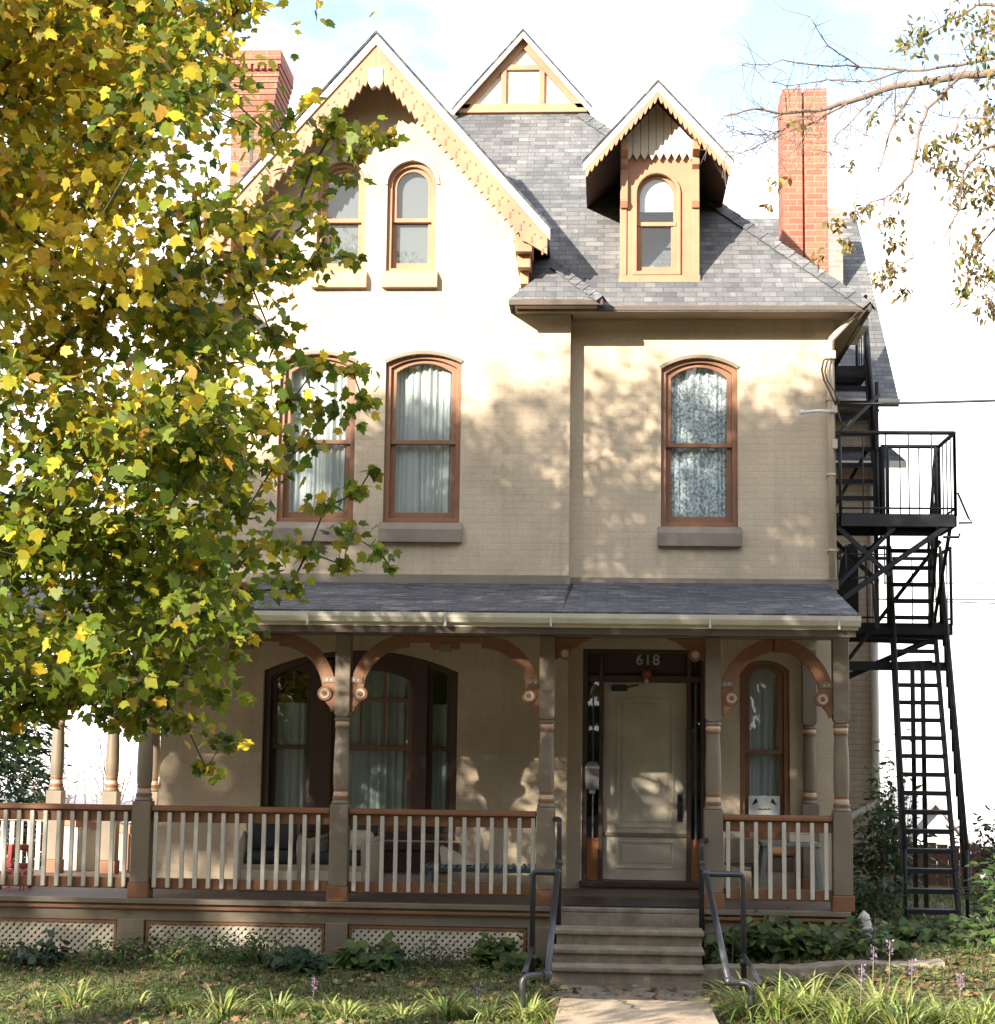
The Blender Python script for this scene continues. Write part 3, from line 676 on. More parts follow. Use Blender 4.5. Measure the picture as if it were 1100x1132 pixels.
# ------------------------------------------------------------------ the porch
porch = thing('front_porch', 'wide wooden front porch with turned brown posts, arched brackets and cream balusters', 'porch', (-2, -1.2, .2))
FY = -2.3
MB().box(-6.6, 2.2, FY, -.262, .70, .75).box(-6.6, -4.68, -.262, 1.0, .70, .75).build('floor', 'floor', porch, .006)
for xa, xb in ((-6.6, -.44), (.89, 2.2)): MB().box(xa, xb, FY-.03, FY-.002, .705, .752).build('nosing', 'taupe', porch, .005); MB().box(xa, xb, FY-.022, FY-.002, .655, .685).build('moulding', 'rust', porch, .005)
for q in ((-6.6, -.46, FY+.02, FY+.05, .55, .70), (.90, 2.2, FY+.02, FY+.05, .40, .70), (2.14, 2.17, FY+.051, -.03, .3, .70)): MB().box(*q).build('skirt_board', 'taupe', porch, .004)
for xa, xb in ((-6.6, -6.45), (-4.47, -4.22), (-2.545, -2.34), (-.70, -.46), (.88, 1.05), (2.06, 2.17)):
    MB().box(xa, xb, FY+.005, FY+.14, .0, .56).build('pier', 'taupe', porch, .006)
def lattice(xa, xb, z0, z1):
    fr = MB().ring([(xa, z0), (xb, z0), (xb, z1), (xa, z1)], [(xa+.025, z0+.025), (xb-.025, z0+.025), (xb-.025, z1-.025), (xa+.025, z1-.025)], FY+.03, FY+.06)
    P = fr.build('lattice_panel', 'rust', porch)
    st = MB(); p = .068
    for lay, sgn in ((0, 1), (1, -1)):
        y = FY+.048+lay*.008; h = z1-z0; t = xa-h
        while t < xb+h:
            a0, a1 = (t, t+h) if sgn > 0 else (t+h, t)       # x at z0, x at z1
            u0, u1 = 0., 1.
            for lim, side in ((xa, 1), (xb, -1)):
                for (p0, p1) in ((a0, a1),):
                    d = p1-p0
                    u = (lim-p0)/d
                    if side*d > 0: u0 = max(u0, u)
                    else: u1 = min(u1, u)
            if u1-u0 > .04:
                A = Vector((a0+(a1-a0)*u0, y, z0+h*u0)); B = Vector((a0+(a1-a0)*u1, y, z0+h*u1))
                st.bar(A, B, .007, .0285, up=(sgn*-1, 0, 1))
            t += p
    st.build('lattice', 'lattice', P)
for xa, xb in ((-6.44, -4.48), (-4.21, -2.555), (-2.33, -.71)): lattice(xa, xb, .22, .545)
lattice(1.06, 2.05, .36, .545)
MB().box(-6.6, 2.16, FY+.10, FY+.12, .05, .5).build('backing', 'black', porch)  # black sheet put in for the shade under the porch behind the lattice

# posts with turned middles; brackets hang on them
def post(x, y=-2.2, brackets=(), zt=3.20, dark=False, zf=.75):
    p = MB()
    hw = .085
    p.box(x-hw-.012, x+hw+.012, y-hw-.012, y+hw+.012, zf, zf+.14, 1)
    p.box(x-hw, x+hw, y-hw, y+hw, zf+.14, 1.63)
    p.lathe([(.083, 1.63), (.085, 1.645), (.07, 1.665), (.074, 1.675, 1), (.078, 1.69, 1), (.074, 1.70, 1), (.066, 1.705, 2), (.07, 1.72, 2), (.066, 1.735, 2), (.062, 1.745, 1), (.068, 1.76, 1), (.064, 1.775),
             (.070, 1.80), (.073, 1.95), (.070, 2.12), (.063, 2.27), (.060, 2.31), (.062, 2.32, 1), (.07, 2.335, 1), (.062, 2.35, 2), (.072, 2.365, 2), (.062, 2.38, 2), (.066, 2.39, 1), (.074, 2.405), (.066, 2.43)], x, y, 18)
    h2 = .072
    q = [(x-h2, 2.46), (x-h2+.02, 2.43), (x+h2-.02, 2.43), (x+h2, 2.46), (x+h2, zt), (x-h2, zt)]
    p.prism(q, y-h2, y+h2)
    o = p.build('post', ['taupe', 'rust', 'ring'], porch, .008)
    for s in brackets: bracket(x+s*h2, s, y, o)
    return o
Rin, Rout = .42, .545
def bracket(xf, s, y, parent):
    """arched bracket: quarter ring with a scroll at its foot; xf = face of the post, s = side"""
    cx = xf+s*(Rout-.005); cz = 2.66; n = 14; top = 3.185
    P = []
    for k in range(n+1):
        a = PI/2*k/n; P.append((cx-s*Rin*math.cos(a), cz+Rin*math.sin(a)))
    O = []
    for k in range(n+1):
        a = PI/2*(1-k/n); O.append((cx-s*min(Rout-.006, Rout*math.cos(a)), min(top, cz+Rout*math.sin(a))))
    poly = P+O+[(xf, 2.50), (xf+s*.03, 2.47), (xf+s*.05, 2.52), (xf+s*.085, 2.56)]
    m = MB().prism(poly[::int(-s)], y-.032, y+.032, 0)
    fx = cx-s*(Rin+.005)
    m.box(min(xf, fx), max(xf, fx), y-.042, y+.042, 2.745, 2.80, 1)
    for d in (.035, .075): m.disc(xf+s*d, 2.772, .011, y-.047, y-.04, 2, 8)
    m.disc(fx-s*.02, 2.645, .068, y-.05, y+.05, 0, 18).disc(fx-s*.02, 2.645, .048, y-.058, y-.049, 2, 16).disc(fx-s*.02, 2.645, .022, y-.066, y-.057, 0, 12)
    m.build('bracket', ['rust', 'taupe', 'ring'], parent, .004)
post(-6.25, brackets=(1,)); post(-4.29, brackets=(-1, 1)); post(-2.445, brackets=(-1, 1)); post(-.545, brackets=(-1,)); post(.98, brackets=(1,)); post(2.14, brackets=(-1,))
post(2.09, -.11)
for x, y in ((-5.97, .55), (-5.36, .55), (-4.93, .62)): post(x, y, zf=.75)
# frieze, door bay ornaments, keystone
fz = MB().box(-6.35, 2.22, -2.26, -2.14, 3.19, 3.31)
fz.box(-6.6, -4.75, .48, .60, 3.19, 3.31); fz.build('frieze', 'taupe', porch, .006)
for xa, xb in ((-5.6, -4.95), (-3.7, -3.03), (-1.82, -1.17)): MB().box(xa, xb, -2.235, -2.165, 3.125, 3.187).build('frieze_board', 'rust', porch, .004)
MB().box(1.54, 1.61, -2.25, -2.15, 3.07, 3.189).build('keystone', 'rust', porch, .004)
for x in (-1.5, -3.37): MB().box(x-.06, x+.06, -2.245, -2.155, 3.05, 3.12, 1).disc(x-.1, 3.10, .04, -2.24, -2.16).disc(x+.1, 3.10, .04, -2.24, -2.16).build('frieze_ornament', ['rust', 'taupe'], porch, .004)
for xf, s in ((-.473, 1), (.908, -1)):
    P = [(xf, 3.187), (xf, 2.98), (xf+s*.05, 3.0), (xf+s*.10, 3.07), (xf+s*.2, 3.1), (xf+s*.26, 3.15), (xf+s*.36, 3.187)]
    MB().prism(P[::int(s)], -2.23, -2.17).disc(xf+s*.09, 3.04, .062, -2.25, -2.15).disc(xf+s*.09, 3.04, .035, -2.26, -2.249, 2).build('corner_ornament', ['rust', 'taupe', 'ring'], porch, .004)

# railing
def railing(xa, xb, first, n):
    t = MB().prism([(-2.265, 1.545), (-2.265, 1.575), (-2.24, 1.592), (-2.16, 1.592), (-2.135, 1.575), (-2.135, 1.545)], xa, xb, axis='YZ').box(xa, xb, -2.215, -2.18, 1.44, 1.543)
    rl = t.build('railing', 'rust', porch, .004)
    MB().box(xa, xb, -2.215, -2.18, .83, .93).build('bottom_rail', 'rust', rl, .005)
    proto = MB().box(first-.0185, first+.0185, -2.255, -2.218, .845, 1.53).build('baluster', 'baluster', rl, .004)
    for k in range(1, n):
        o = proto.copy(); o.location.x += k*.1262; o.parent = rl; COL.objects.link(o); OFF[o] = OFF[proto]
railing(-6.16, -4.38, -6.08, 14); railing(-4.2, -2.535, -4.155, 13); railing(-2.355, -.635, -2.30, 14); railing(1.07, 2.05, 1.11, 8)

# roof, ceiling, gutter
RE = (-2.68, 3.395); RT = (-.004, 3.90)
pr = MB()
def proof(x0, x1, yt): 
    pr.slab([(x0, RE[0], RE[1]), (x1, RE[0], RE[1]), (x1+.06, yt, RE[1]+(yt-RE[0])*.189), (x0, yt, RE[1]+(yt-RE[0])*.189)], .045)
proof(-.398, 2.25, -.002); proof(-6.75, -.4, YB-.028)
pr.slab([(-6.75, YB-.03, 3.86), (-4.67, YB-.03, 3.86), (-4.67, 1.0, 3.5), (-6.75, 1.0, 3.5)], .045)
proofo = pr.build('roof', 'shingle_dark', porch, label='low porch roof of dark grey shingles')
MB().box(-6.7, 2.2, -2.62, YB-.005, 3.312, 3.33).box(-.398, 2.2, YB-.004, -.003, 3.312, 3.33).box(-6.7, -4.68, YB, .95, 3.312, 3.33).build('ceiling', 'ceiling', porch)
gu = MB().prism([(-2.70, 3.27), (-2.76, 3.285), (-2.785, 3.33), (-2.79, 3.37), (-2.775, 3.37), (-2.765, 3.335), (-2.745, 3.30), (-2.70, 3.285)], -6.75, 2.255, axis='YZ')
gu.box(-6.75, 2.24, -2.70, -2.67, 3.25, 3.37)
gut = gu.build('gutter', 'gutter', porch)
for x in (-5.3, -3.35, -2.7, -1.45, -.5, .92, 2.06): MB().box(x-.01, x+.01, -2.797, -2.72, 3.25, 3.372).build('gutter_strap', 'pipewhite', gut)
MB().box(-6.7, 2.22, -2.69, -2.63, 3.19, 3.268).build('fascia', 'darkwood', porch)
MB().tube([(2.27, -2.42, .74), (2.30, -2.42, .72), (2.325, -2.42, .62), (2.325, -2.42, .3)], .05, 10).tube([(2.325, -2.42, .6), (2.325, -2.42, .64)], .06, 10).build('downspout_boot', 'pipewhite', porch)
# ------------------------------------------------------------------ ground
def sst(a, b, x):
    t = min(1, max(0, (x-a)/(b-a))); return t*t*(3-2*t)
def gz(x, y):
    z = .16 + .10*sst(-4.0, -2.2, y)
    z += (.13*sst(.9, 1.6, x)+.07*sst(1.6, 3.2, x))*sst(-3.12, -2.7, y)
    z -= .14*sst(-5.2, -9.5, y)
    z += .13*sst(1.0, 2.5, x)*sst(-4.5, -3.2, y)*(1-sst(-3.12, -2.92, y))
    z += .03*math.sin(x*1.7+y*.9)*math.sin(y*1.3-x*.4)*sst(0, 1, abs(x-.25))
    if y > 9: z -= .21*(y-9)*sst(9, 14, y)
    z += .3*sst(-12.4, -12.8, y)
    return z
def axis(vals):
    out = []
    for a, b, st in vals:
        v = a
        while v < b-1e-6: out.append(v); v += st
    out.append(vals[-1][1]); return out
xs = axis([(-320, -80, 60), (-80, -20, 10), (-20, -7, 1), (-7, 7, .2), (7, 20, 1), (20, 80, 10), (80, 320, 60)])
ys = axis([(-80, -30, 10), (-30, -13, 1), (-13, -2, .16), (-2, 9, .5), (9, 30, 2), (30, 100, 10), (100, 320, 40)])
g = MB(); nx = len(xs)
for y in ys:
    for x in xs: g.v.append((x, y, gz(x, y)))
for j in range(len(ys)-1):
    for i in range(nx-1): g.f.append([j*nx+i, j*nx+i+1, (j+1)*nx+i+1, (j+1)*nx+i]); g.m.append(0); g.sm.append(True)
setp(g.build('ground', 'ground', fix=False), kind='structure')
def strip(name, mat, x0, x1, y0, y1, dz, nx_=2, ny_=2, wob=0.):
    m = MB()
    for j in range(ny_+1):
        for i in range(nx_+1):
            x = x0+(x1-x0)*i/nx_; y = y0+(y1-y0)*j/ny_
            m.v.append((x+(wob*math.sin(y*5+i) if i in (0, nx_) else 0), y, gz(x, y)+dz))
    for j in range(ny_):
        for i in range(nx_): m.f.append([j*(nx_+1)+i, j*(nx_+1)+i+1, (j+1)*(nx_+1)+i+1, (j+1)*(nx_+1)+i]); m.m.append(0); m.sm.append(True)
    return setp(m.build(name, mat, fix=False), kind='structure')
strip('road', 'asphalt', -60, 60, -25, -14.2, .02, 60, 12)
strip('dirt_path', 'dirt', -.40, .80, -4.62, -3.42, .025, 8, 10, .04)
wk = MB()
wk.prism([(-.34, -4.60), (-.36, -5.9), (.82, -5.9), (.80, -4.62)], .0, .262, axis='XY')
for k in range(4): wk.prism([(-.36, -7.2-1.32*k), (.82, -7.2-1.32*k), (.82, -5.92-1.32*k), (-.36, -5.92-1.32*k)][::1], -.1, .225-.05*k, axis='XY')
wk.box(-30, 30, -12.3, -11.25, -.2, .06)
setp(wk.build('walkway', 'slab', bevel=.012), kind='structure')
ck = MB(); pts = [(.08, -4.63), (.16, -4.72), (.14, -4.80), (.22, -4.93), (.20, -5.02), (.26, -5.12)]
for a, b in zip(pts, pts[1:]): ck.bar((a[0], a[1], .2632), (b[0], b[1], .2632), .018, .003)
setp(ck.build('walkway_crack', 'ground'), kind='structure')

# ------------------------------------------------------------------ steps, handrails, kerb wall
steps = thing('porch_steps', 'worn concrete porch steps with thin overhanging treads', 'steps', (.2, -2.9, .1))
sz = [(.752, -2.335, -2.62), (.612, -2.60, -2.92), (.482, -2.90, -3.20), (.362, -3.18, -3.46)]
for k, (z, ya, yb_) in enumerate(sz):
    o = .02*k
    MB().box(-.42-o, .87-o*.6, yb_ if k else -2.37, ya+.02 if k else FY-.004, z-.045, z).build('tread', 'concrete', steps, .012)
    MB().box(-.40-o, .85-o*.6, yb_+.035 if k else FY-.075, ya+.1 if k else FY-.04, .05, z-.047).build('riser', 'concrete', steps, .006)

def elbow_path(pts, r=.04, n=5):
    out = [Vector(pts[0])]
    for i in range(1, len(pts)-1):
        p = Vector(pts[i]); a = (Vector(pts[i-1])-p).normalized(); b = (Vector(pts[i+1])-p).normalized()
        for k in range(n+1):
            t = k/n; out.append(p+a*r*(1-t)**2+b*r*t*t)
    out.append(Vector(pts[-1])); return out
def fit(m, p, r=.03, mi=0):   # threaded pipe fitting
    p = Vector(p); m.tube([p-Vector((0, 0, .03)), p+Vector((0, 0, .03))], r, 10, mi)
def handrail(name, label, s, A, B, C, Dn, wallx):
    t = thing(name, label, 'handrail', (A[0], A[1], .3))
    zA = A[2]
    m = MB().tube(elbow_path([(wallx, A[1]+.17, zA), (A[0], A[1]+.05, zA), (A[0], A[1], zA-.03), (A[0], A[1], gz(A[0], A[1])-.1)]), .024, 10)
    fit(m, (A[0], A[1], B[2]+.02), .032); m.build('upper_post', 'ironpipe', t)
    m = MB().tube(elbow_path([(A[0], A[1], B[2]), (A[0]+s*-.01, B[1], B[2]), (B[0], B[1], B[2]), (B[0], B[1], gz(B[0], B[1])-.1)]), .025, 10)
    fit(m, (A[0]+s*-.01, B[1], B[2]), .034); fit(m, (B[0], B[1], .42), .032); m.build('middle_post', 'ironpipe' if s < 0 else 'galv', t)
    m = MB().tube([(A[0]-s*.01, B[1], B[2]), C], .026, 10); fit(m, C, .034); m.build('sloping_rail', 'galv', t)
    m = MB().tube(elbow_path([C, (Dn[0], Dn[1], C[2]-.01), (Dn[0], Dn[1], Dn[2])], .06), .026, 10); m.tube([(B[0], B[1]-.02, C[2]+.02), (B[0], C[1], C[2])], .02, 8); m.build('lower_post', 'galv', t)
handrail('pipe_handrail', 'dark bent pipe handrail on the left of the porch steps', -1, (-.415, -2.45, 1.53), (-.61, -3.4, 1.13), (-.43, -4.95, .48), (-.62, -5.0, -.05), -.46)
handrail('pipe_handrail', 'grey bent pipe handrail on the right of the porch steps', 1, (.86, -2.45, 1.36), (1.16, -3.4, 1.14), (.93, -4.95, .46), (1.10, -5.0, -.05), .91)
kw = MB(); n = 34
for k in range(n+1):
    u = k/n; x = .82+2.05*u; zt = .325+.10*u+.010*math.sin(k*.37)+.004*math.sin(k*2.3); y0 = -3.13+.02*math.sin(k*.31)+.006*math.sin(k*1.9); y1 = -2.92+.015*math.sin(k*.8)
    kw.v += [(x, y0, -.05), (x, y0+.006, zt-.012), (x, y0+.016, zt), (x, y1, zt+.004), (x, y1+.01, -.05)]
for k in range(n):
    for q in range(4): a = 5*k+q; kw.f.append([a, a+1, a+6, a+5]); kw.m.append(0); kw.sm.append(False)
for a in (0, 5*n): kw.f.append([a, a+1, a+2, a+3, a+4]); kw.m.append(0); kw.sm.append(False)
setp(kw.build('kerb_wall', 'concrete'), 'low crumbling concrete kerb along the bed right of the steps', 'kerb wall')

# ------------------------------------------------------------------ things on and by the porch
t = thing('mailbox', 'grey metal mailbox hung on the left door sidelight', 'mailbox', (-.14, 0, 1.7))
MB().prism([(-.21, 1.74), (-.07, 1.74), (-.07, 1.99), (-.10, 2.03), (-.18, 2.03), (-.21, 1.99)], -.05, .015).build('box', 'greymetal', t, .006)
MB().box(-.215, -.065, -.06, .02, 1.955, 1.975).build('lid', 'brass', t, .004); MB().box(-.17, -.11, -.055, -.04, 1.70, 1.74).build('paper_hook', 'brass', t)
t = thing('door_lamp', 'small copper red lamp fixed under the house number', 'lamp', (.42, .14, 2.9))
MB().lathe([(.03, 2.99), (.05, 2.975), (.055, 2.93), (.035, 2.90)], .42, .09, 14).box(.37, .47, .13, .16, 2.90, 3.0).build('lamp_body', 'redlamp', t); MB().lathe([(.03, 2.90), (.035, 2.87), (.02, 2.845), (.005, 2.84)], .42, .09, 12).build('bulb_cover', 'brass', t)
t = thing('window_sign', 'white placard with black triangles at the foot of the right porch window', 'sign', (1.64, .09, 1.55))
MB().box(1.48, 1.80, .075, .083, 1.50, 1.70).build('board', 'white', t, .003)
tm = MB().prism([(1.51, 1.60), (1.575, 1.635), (1.555, 1.68)], .070, .0745).prism([(1.77, 1.60), (1.725, 1.68), (1.705, 1.635)][::1], .070, .0745)
for k in range(9): tm.box(1.575+k*.015, 1.584+k*.015, .071, .0745, 1.555, 1.573 if k % 3 else 1.568)
tm.build('sign_marks', 'black', t)

def wicker_chair(x, y, label, rz=0.):
    t = thing('porch_chair', label, 'chair', (0, 0, 0), 'cushioned chairs on the porch')
    z0 = .75
    a = MB().box(-.29, .29, -.30, .26, z0+.10, z0+.26); a.box(-.31, -.25, -.30, .26, z0, z0+.48).box(.25, .31, -.30, .26, z0, z0+.48)
    a.build('frame', 'wicker', t, .02)
    MB().box(-.27, .27, -.315, -.301, z0+.03, z0+.2).build('front_panel', 'cushionlight', t, .01)
    MB().prism([(.20, z0+.15), (.30, z0+.17), (.36, z0+.72), (.27, z0+.74)], -.27, .27, axis='YZ').build('backrest', 'wicker', t, .02)
    MB().box(-.255, .255, -.32, .20, z0+.262, z0+.37).build('seat_cushion', 'cushion', t, .04)
    MB().prism([(.12, z0+.37), (.22, z0+.37), (.29, z0+.72), (.19, z0+.72)], -.24, .24, axis='YZ').build('back_cushion', 'cushion', t, .03)
    for s in (-.28, .28): MB().tube([(s, -.30, z0+.48), (s, .1, z0+.50), (s, .3, z0+.52)], .025, 8).build('armrest', 'wicker', t)
    t.location = (x, y, 0); t.rotation_euler.z = rz; return t
wicker_chair(-3.30, -1.0, 'dark cushioned wicker chair left of the second porch post', .15)
c2 = wicker_chair(-2.56, -.95, 'dark cushioned wicker chair behind the second porch post, pale pillow on it', -.2)
t = setp(MB().box(-2.62, -2.3, -1.05, -.78, 1.125, 1.33).build('pillow', 'cushionlight', bevel=.06), 'pale beige pillow on the chair behind the second porch post', 'pillow')
t = thing('slatted_bench', 'low blue grey slatted bench standing against the porch wall', 'bench', (-1.2, -.8, .75))
for k in range(20):
    MB().box(-1.78+k*.056, -1.745+k*.056, -1.08, -.5, .985, 1.005).build('slat', 'bluegrey', t, .003)
for y in (-1.0, -.55): MB().box(-1.8, -.64, y-.02, y+.02, .945, .984).build('rail', 'bluegrey', t, .003)
for x in (-1.72, -.72):
    for y in (-1.0, -.55): MB().box(x-.02, x+.02, y-.018, y+.018, .75, .944).build('leg', 'bluegrey', t, .003)
t = setp(MB().prism([(-1.62, 1.008), (-1.30, 1.008), (-1.5, 1.12), (-1.64, 1.18)], -.9, -.6).build('cardboard_flap', 'cushionlight', bevel=.004), 'torn piece of pale cardboard lying on the slatted bench', 'cardboard')
t = thing('side_table', 'small grey square table behind the right railing', 'table', (1.85, -.8, .75))
MB().box(1.52, 2.08, -1.05, -.55, 1.245, 1.285).build('tabletop', 'greymetal', t, .006)
for x in (1.56, 2.04):
    for y in (-1.0, -.6): MB().bar((x, y, 1.244), (x+(x-1.8)*.25, y, .75), .045, .045).build('leg', 'greymetal', t, .004)
t = setp(MB().box(1.79, 1.99, -.98, -.72, 1.288, 1.385).box(1.785, 1.995, -.985, -.715, 1.36, 1.39).build('storage_box', 'cushionlight', bevel=.008), 'small beige box resting on the side table', 'box')
t = thing('planter_box', 'brown planter box standing under the right porch window', 'planter', (1.36, -.6, .75))
MB().box(1.20, 1.50, -.75, -.45, 1.06, 1.30).build('box', 'taupe', t, .008); MB().box(1.19, 1.51, -.76, -.44, 1.03, 1.058).build('base', 'darkwood', t, .004)
for x in (1.23, 1.47): MB().box(x-.018, x+.018, -.62, -.58, .75, 1.029).build('leg', 'darkwood', t, .004)
setp(MB().box(-.36, .98, -2.27, -1.35, .7515, .766).build('floor_sheet', 'black', bevel=.004), 'wide thin black sheet on the porch floor before the front door', 'floor_sheet')  # thin black sheet lying over the porch floor
t = thing('red_chair', 'red plastic child seat at the far left of the porch', 'chair', (-5.72, -1.5, .75))
MB().box(-5.86, -5.58, -1.6, -1.3, .86, .92).build('seat', 'redpaint', t, .02); MB().ring([(-5.86, .922), (-5.58, .922), (-5.60, 1.16), (-5.84, 1.16)], [(-5.80, .98), (-5.64, .98), (-5.66, 1.10), (-5.78, 1.10)], -1.34, -1.30).build('backrest', 'redpaint', t, .015)
for x in (-5.83, -5.61):
    for y in (-1.57, -1.33): MB().box(x-.02, x+.02, y-.02, y+.02, .75, .859).build('leg', 'redpaint', t, .004)

# ramp with picket side along the left flank
t = thing('picket_ramp_rail', 'cream picket rail with a sloping brown handrail behind the left porch', 'railing', (-5.5, .75, .5))
tp = lambda x: 1.285-(x+5.98)*.115
MB().prism([(-6.02, tp(-6.02)-.05), (-4.80, tp(-4.80)-.05), (-4.80, tp(-4.80)+.04), (-6.02, tp(-6.02)+.04)], .93, 1.0).build('handrail', 'trim', t, .006)
k = 0; x = -6.0
while x < -4.84:
    MB().box(x, x+.088, .955, .975, .60, tp(x+.04)-.052).build('picket', 'lattice', t, .003); x += .0935
MB().box(-5.30, -5.25, .925, .954, .5, tp(-5.27)-.052).build('post', 'trim', t, .004)
MB().box(-7.2, -4.7, .976, 1.6, .2, .62).build('ramp_deck', 'floor', t)
x = -7.0
while x < -6.04:
    MB().box(x, x+.05, .955, .975, .60, 1.28).build('picket', 'baluster', t, .003); x += .10
MB().box(-7.05, -6.03, .93, 1.0, 1.282, 1.34).build('top_rail', 'baluster', t, .004)

# downspouts, cables
t = thing('downspout', 'cream downspout with straps on the right corner of the front wall', 'downspout', (2.345, -.06, 3.9))
MB().tube([(2.56, -.3, 6.70), (2.36, -.07, 6.50), (2.345, -.06, 6.40), (2.345, -.06, 3.96)], .034, 10).build('pipe', 'pipe', t)
for z in (4.25, 5.05, 5.85): MB().box(2.30, 2.39, -.1, -.005, z-.012, z+.012).build('strap', 'pipe', t, .003)
t = thing('downspout', 'grey downspout with a slanting foot on the rear wing corner', 'downspout', (3.3, 3.9, .5))
MB().tube(elbow_path([(3.36, 3.93, 6.4), (3.36, 3.93, 1.52), (2.72, 3.85, 1.18), (2.62, 3.85, 1.15), (2.62, 3.85, .2)], .12), .045, 10).build('pipe', 'pipewhite', t)
for z in (1.75, 2.3, 3.6): MB().tube([(3.36, 3.93, z-.03), (3.36, 3.93, z+.03)], .056, 10).build('collar', 'pipewhite', t)
t = thing('service_mast', 'cable loop, junction box and white insulator arm on the right wall corner', 'service cable', (2.33, -.1, 5.7))
MB().tube([(2.36, -.10, 5.72), (2.2, -.22, 5.70), (2.02, -.32, 5.665)], .016, 8).tube([(2.03, -.315, 5.668), (1.99, -.335, 5.66)], .026, 8).build('insulator_arm', 'white', t)
lp = [(2.33, -.08, 6.30), (2.27, -.13, 6.26), (2.245, -.16, 6.15), (2.27, -.17, 6.03), (2.32, -.16, 5.93), (2.37, -.13, 5.83), (2.40, -.1, 5.78)]
MB().tube(lp, .011, 6).tube([(a+.03, b-.02, c-.03*math.sin(i)) for i, (a, b, c) in enumerate(lp)], .009, 6).tube([(2.41, -.06, 5.76), (2.45, -.05, 5.62), (2.52, 0, 5.58), (2.58, .1, 5.66)], .009, 6).build('cable_loop', 'darkwood', t)
for q in ((2.30, 2.40, -.12, -.02, 6.28, 6.37), (2.355, 2.41, -.11, -.02, 5.70, 5.80), (2.355, 2.41, -.1, -.02, 5.32, 5.42)): MB().box(*q).build('junction_box', 'pipe', t, .008)
def cable(name, label, a, b, sag, r, mat='black', n=24):
    a = Vector(a); b = Vector(b)
    pts = [a.lerp(b, k/n)-Vector((0, 0, sag*4*(k/n)*(1-k/n))) for k in range(n+1)]
    return setp(MB().tube(pts, r, 6).build(name, mat, fix=False), label, 'cable')
cable('service_wire', 'grey service wire running right from the wall corner', (2.41, -.07, 5.80), (14, -2.5, 6.5), .25, .014, 'black')
cable('overhead_wire', 'upper thin overhead wire far behind the fire escape', (2, 30, 6.62), (40, 26, 7.4), .35, .016, 'black')
cable('overhead_wire', 'middle thin overhead wire far behind the fire escape', (2, 30, 6.2), (40, 26, 6.9), .35, .016, 'black')
cable('overhead_wire', 'lowest thin overhead wire far behind the fire escape, slanting', (2, 30, 6.35), (40, 26, 5.9), .35, .016, 'black')

# ------------------------------------------------------------------ fire escape
fe = thing('fire_escape', 'black iron fire escape of stacked stairs and landings on the right side of the house', 'fire escape', (3.1, 1.2, .3))
def flight(a0, a1, b0, b1, n, rails=(1, 1), hr=.85, nb=10, name='stair_flight', flare=0., bt=.007):
    """a0,b0 left/right foot, a1,b1 left/right head"""
    a0, a1, b0, b1 = map(Vector, (a0, a1, b0, b1))
    m = MB()
    m.bar(a0, a1, .034, .19, up=(0, 0, 1)); m.bar(b0, b1, .034, .19, up=(0, 0, 1))
    f = m.build(name, 'iron', fe)
    for k in range(n):
        t_ = (k+.5)/n; p = a0.lerp(a1, t_); q = b0.lerp(b1, t_)
        o = MB().box(min(p.x, q.x)+.01, max(p.x, q.x)-.01, p.y-.11, p.y+.11, p.z-.012, p.z+.012).box(min(p.x, q.x)+.01, max(p.x, q.x)-.01, p.y-.118, p.y-.10, p.z-.034, p.z+.014)
        o.build('tread', 'iron', f)
    for on, p0, p1 in ((rails[0], a0, a1), (rails[1], b0, b1)):
        if not on: continue
        if p0 is b0: p0 = p0+Vector((flare, 0, 0)); p1 = p1+Vector((flare, 0, 0))
        h = Vector((0, 0, hr)); r = MB().tube([p0+h, p1+h], .019, 8).tube([p0+h*.5, p1+h*.5], .010, 6)
        for k in range(nb+1):
            c = p0.lerp(p1, k/nb); r.tube([c, c+h], .014 if k in (0, nb) else bt, 6)
        r.build('handrail', 'iron', f)
    return f
def platform(x0, x1, y0, y1, z, rail, nm='landing'):
    m = MB().box(x0, x1, y0, y0+.014, z-.11, z+.02).box(x0, x1, y1-.014, y1, z-.11, z+.02).box(x0, x0+.014, y0, y1, z-.11, z+.02).box(x1-.014, x1, y0, y1, z-.11, z+.02)
    k = y0+.03
    while k < y1-.02: m.box(x0+.01, x1-.01, k, k+.012, z-.02, z+.008); k += .042
    p = m.build(nm, 'iron', fe)
    for (xa, ya, xb, yb_) in rail:
        A = Vector((xa, ya, z)); B = Vector((xb, yb_, z)); h = Vector((0, 0, .88))
        r = MB().tube([A+h, B+h], .022, 8).tube([A+Vector((0, 0, .08)), B+Vector((0, 0, .08))], .012, 6)
        n = max(2, int((B-A).length/.20))
        for k in range(n+1):
            c = A.lerp(B, k/n); r.tube([c, c+h], .018 if k in (0, n) else .007, 6)
        r.build('guard_rail', 'iron', p)
    return p
UZ = 4.62
platform(2.43, 3.64, -.05, .85, UZ, [(2.44, -.04, 3.63, -.04), (3.63, -.04, 3.63, .84), (3.0, .84, 3.62, .84)])
LZ = 3.60
platform(2.72, 3.92, 1.75, 2.95, LZ, [(3.91, 1.76, 3.91, 2.94), (2.73, 2.94, 3.91, 2.94), (2.73, 1.76, 3.2, 1.76), (2.73, 1.76, 2.73, 2.94)])
flight((3.04, -.15, .28), (3.27, 2.0, LZ), (3.58, -.15, .28), (3.76, 2.0, LZ), 17, nb=14, flare=.08, hr=.92, bt=.009)
flight((3.22, 1.85, LZ), (3.06, .75, UZ), (3.68, 1.85, LZ), (3.58, .75, UZ), 6, nb=6)
flight((2.46, .70, UZ), (2.66, 2.55, 6.75), (2.94, .70, UZ), (3.10, 2.55, 6.75), 10, nb=30, rails=(1, 1), hr=.80, bt=.012)
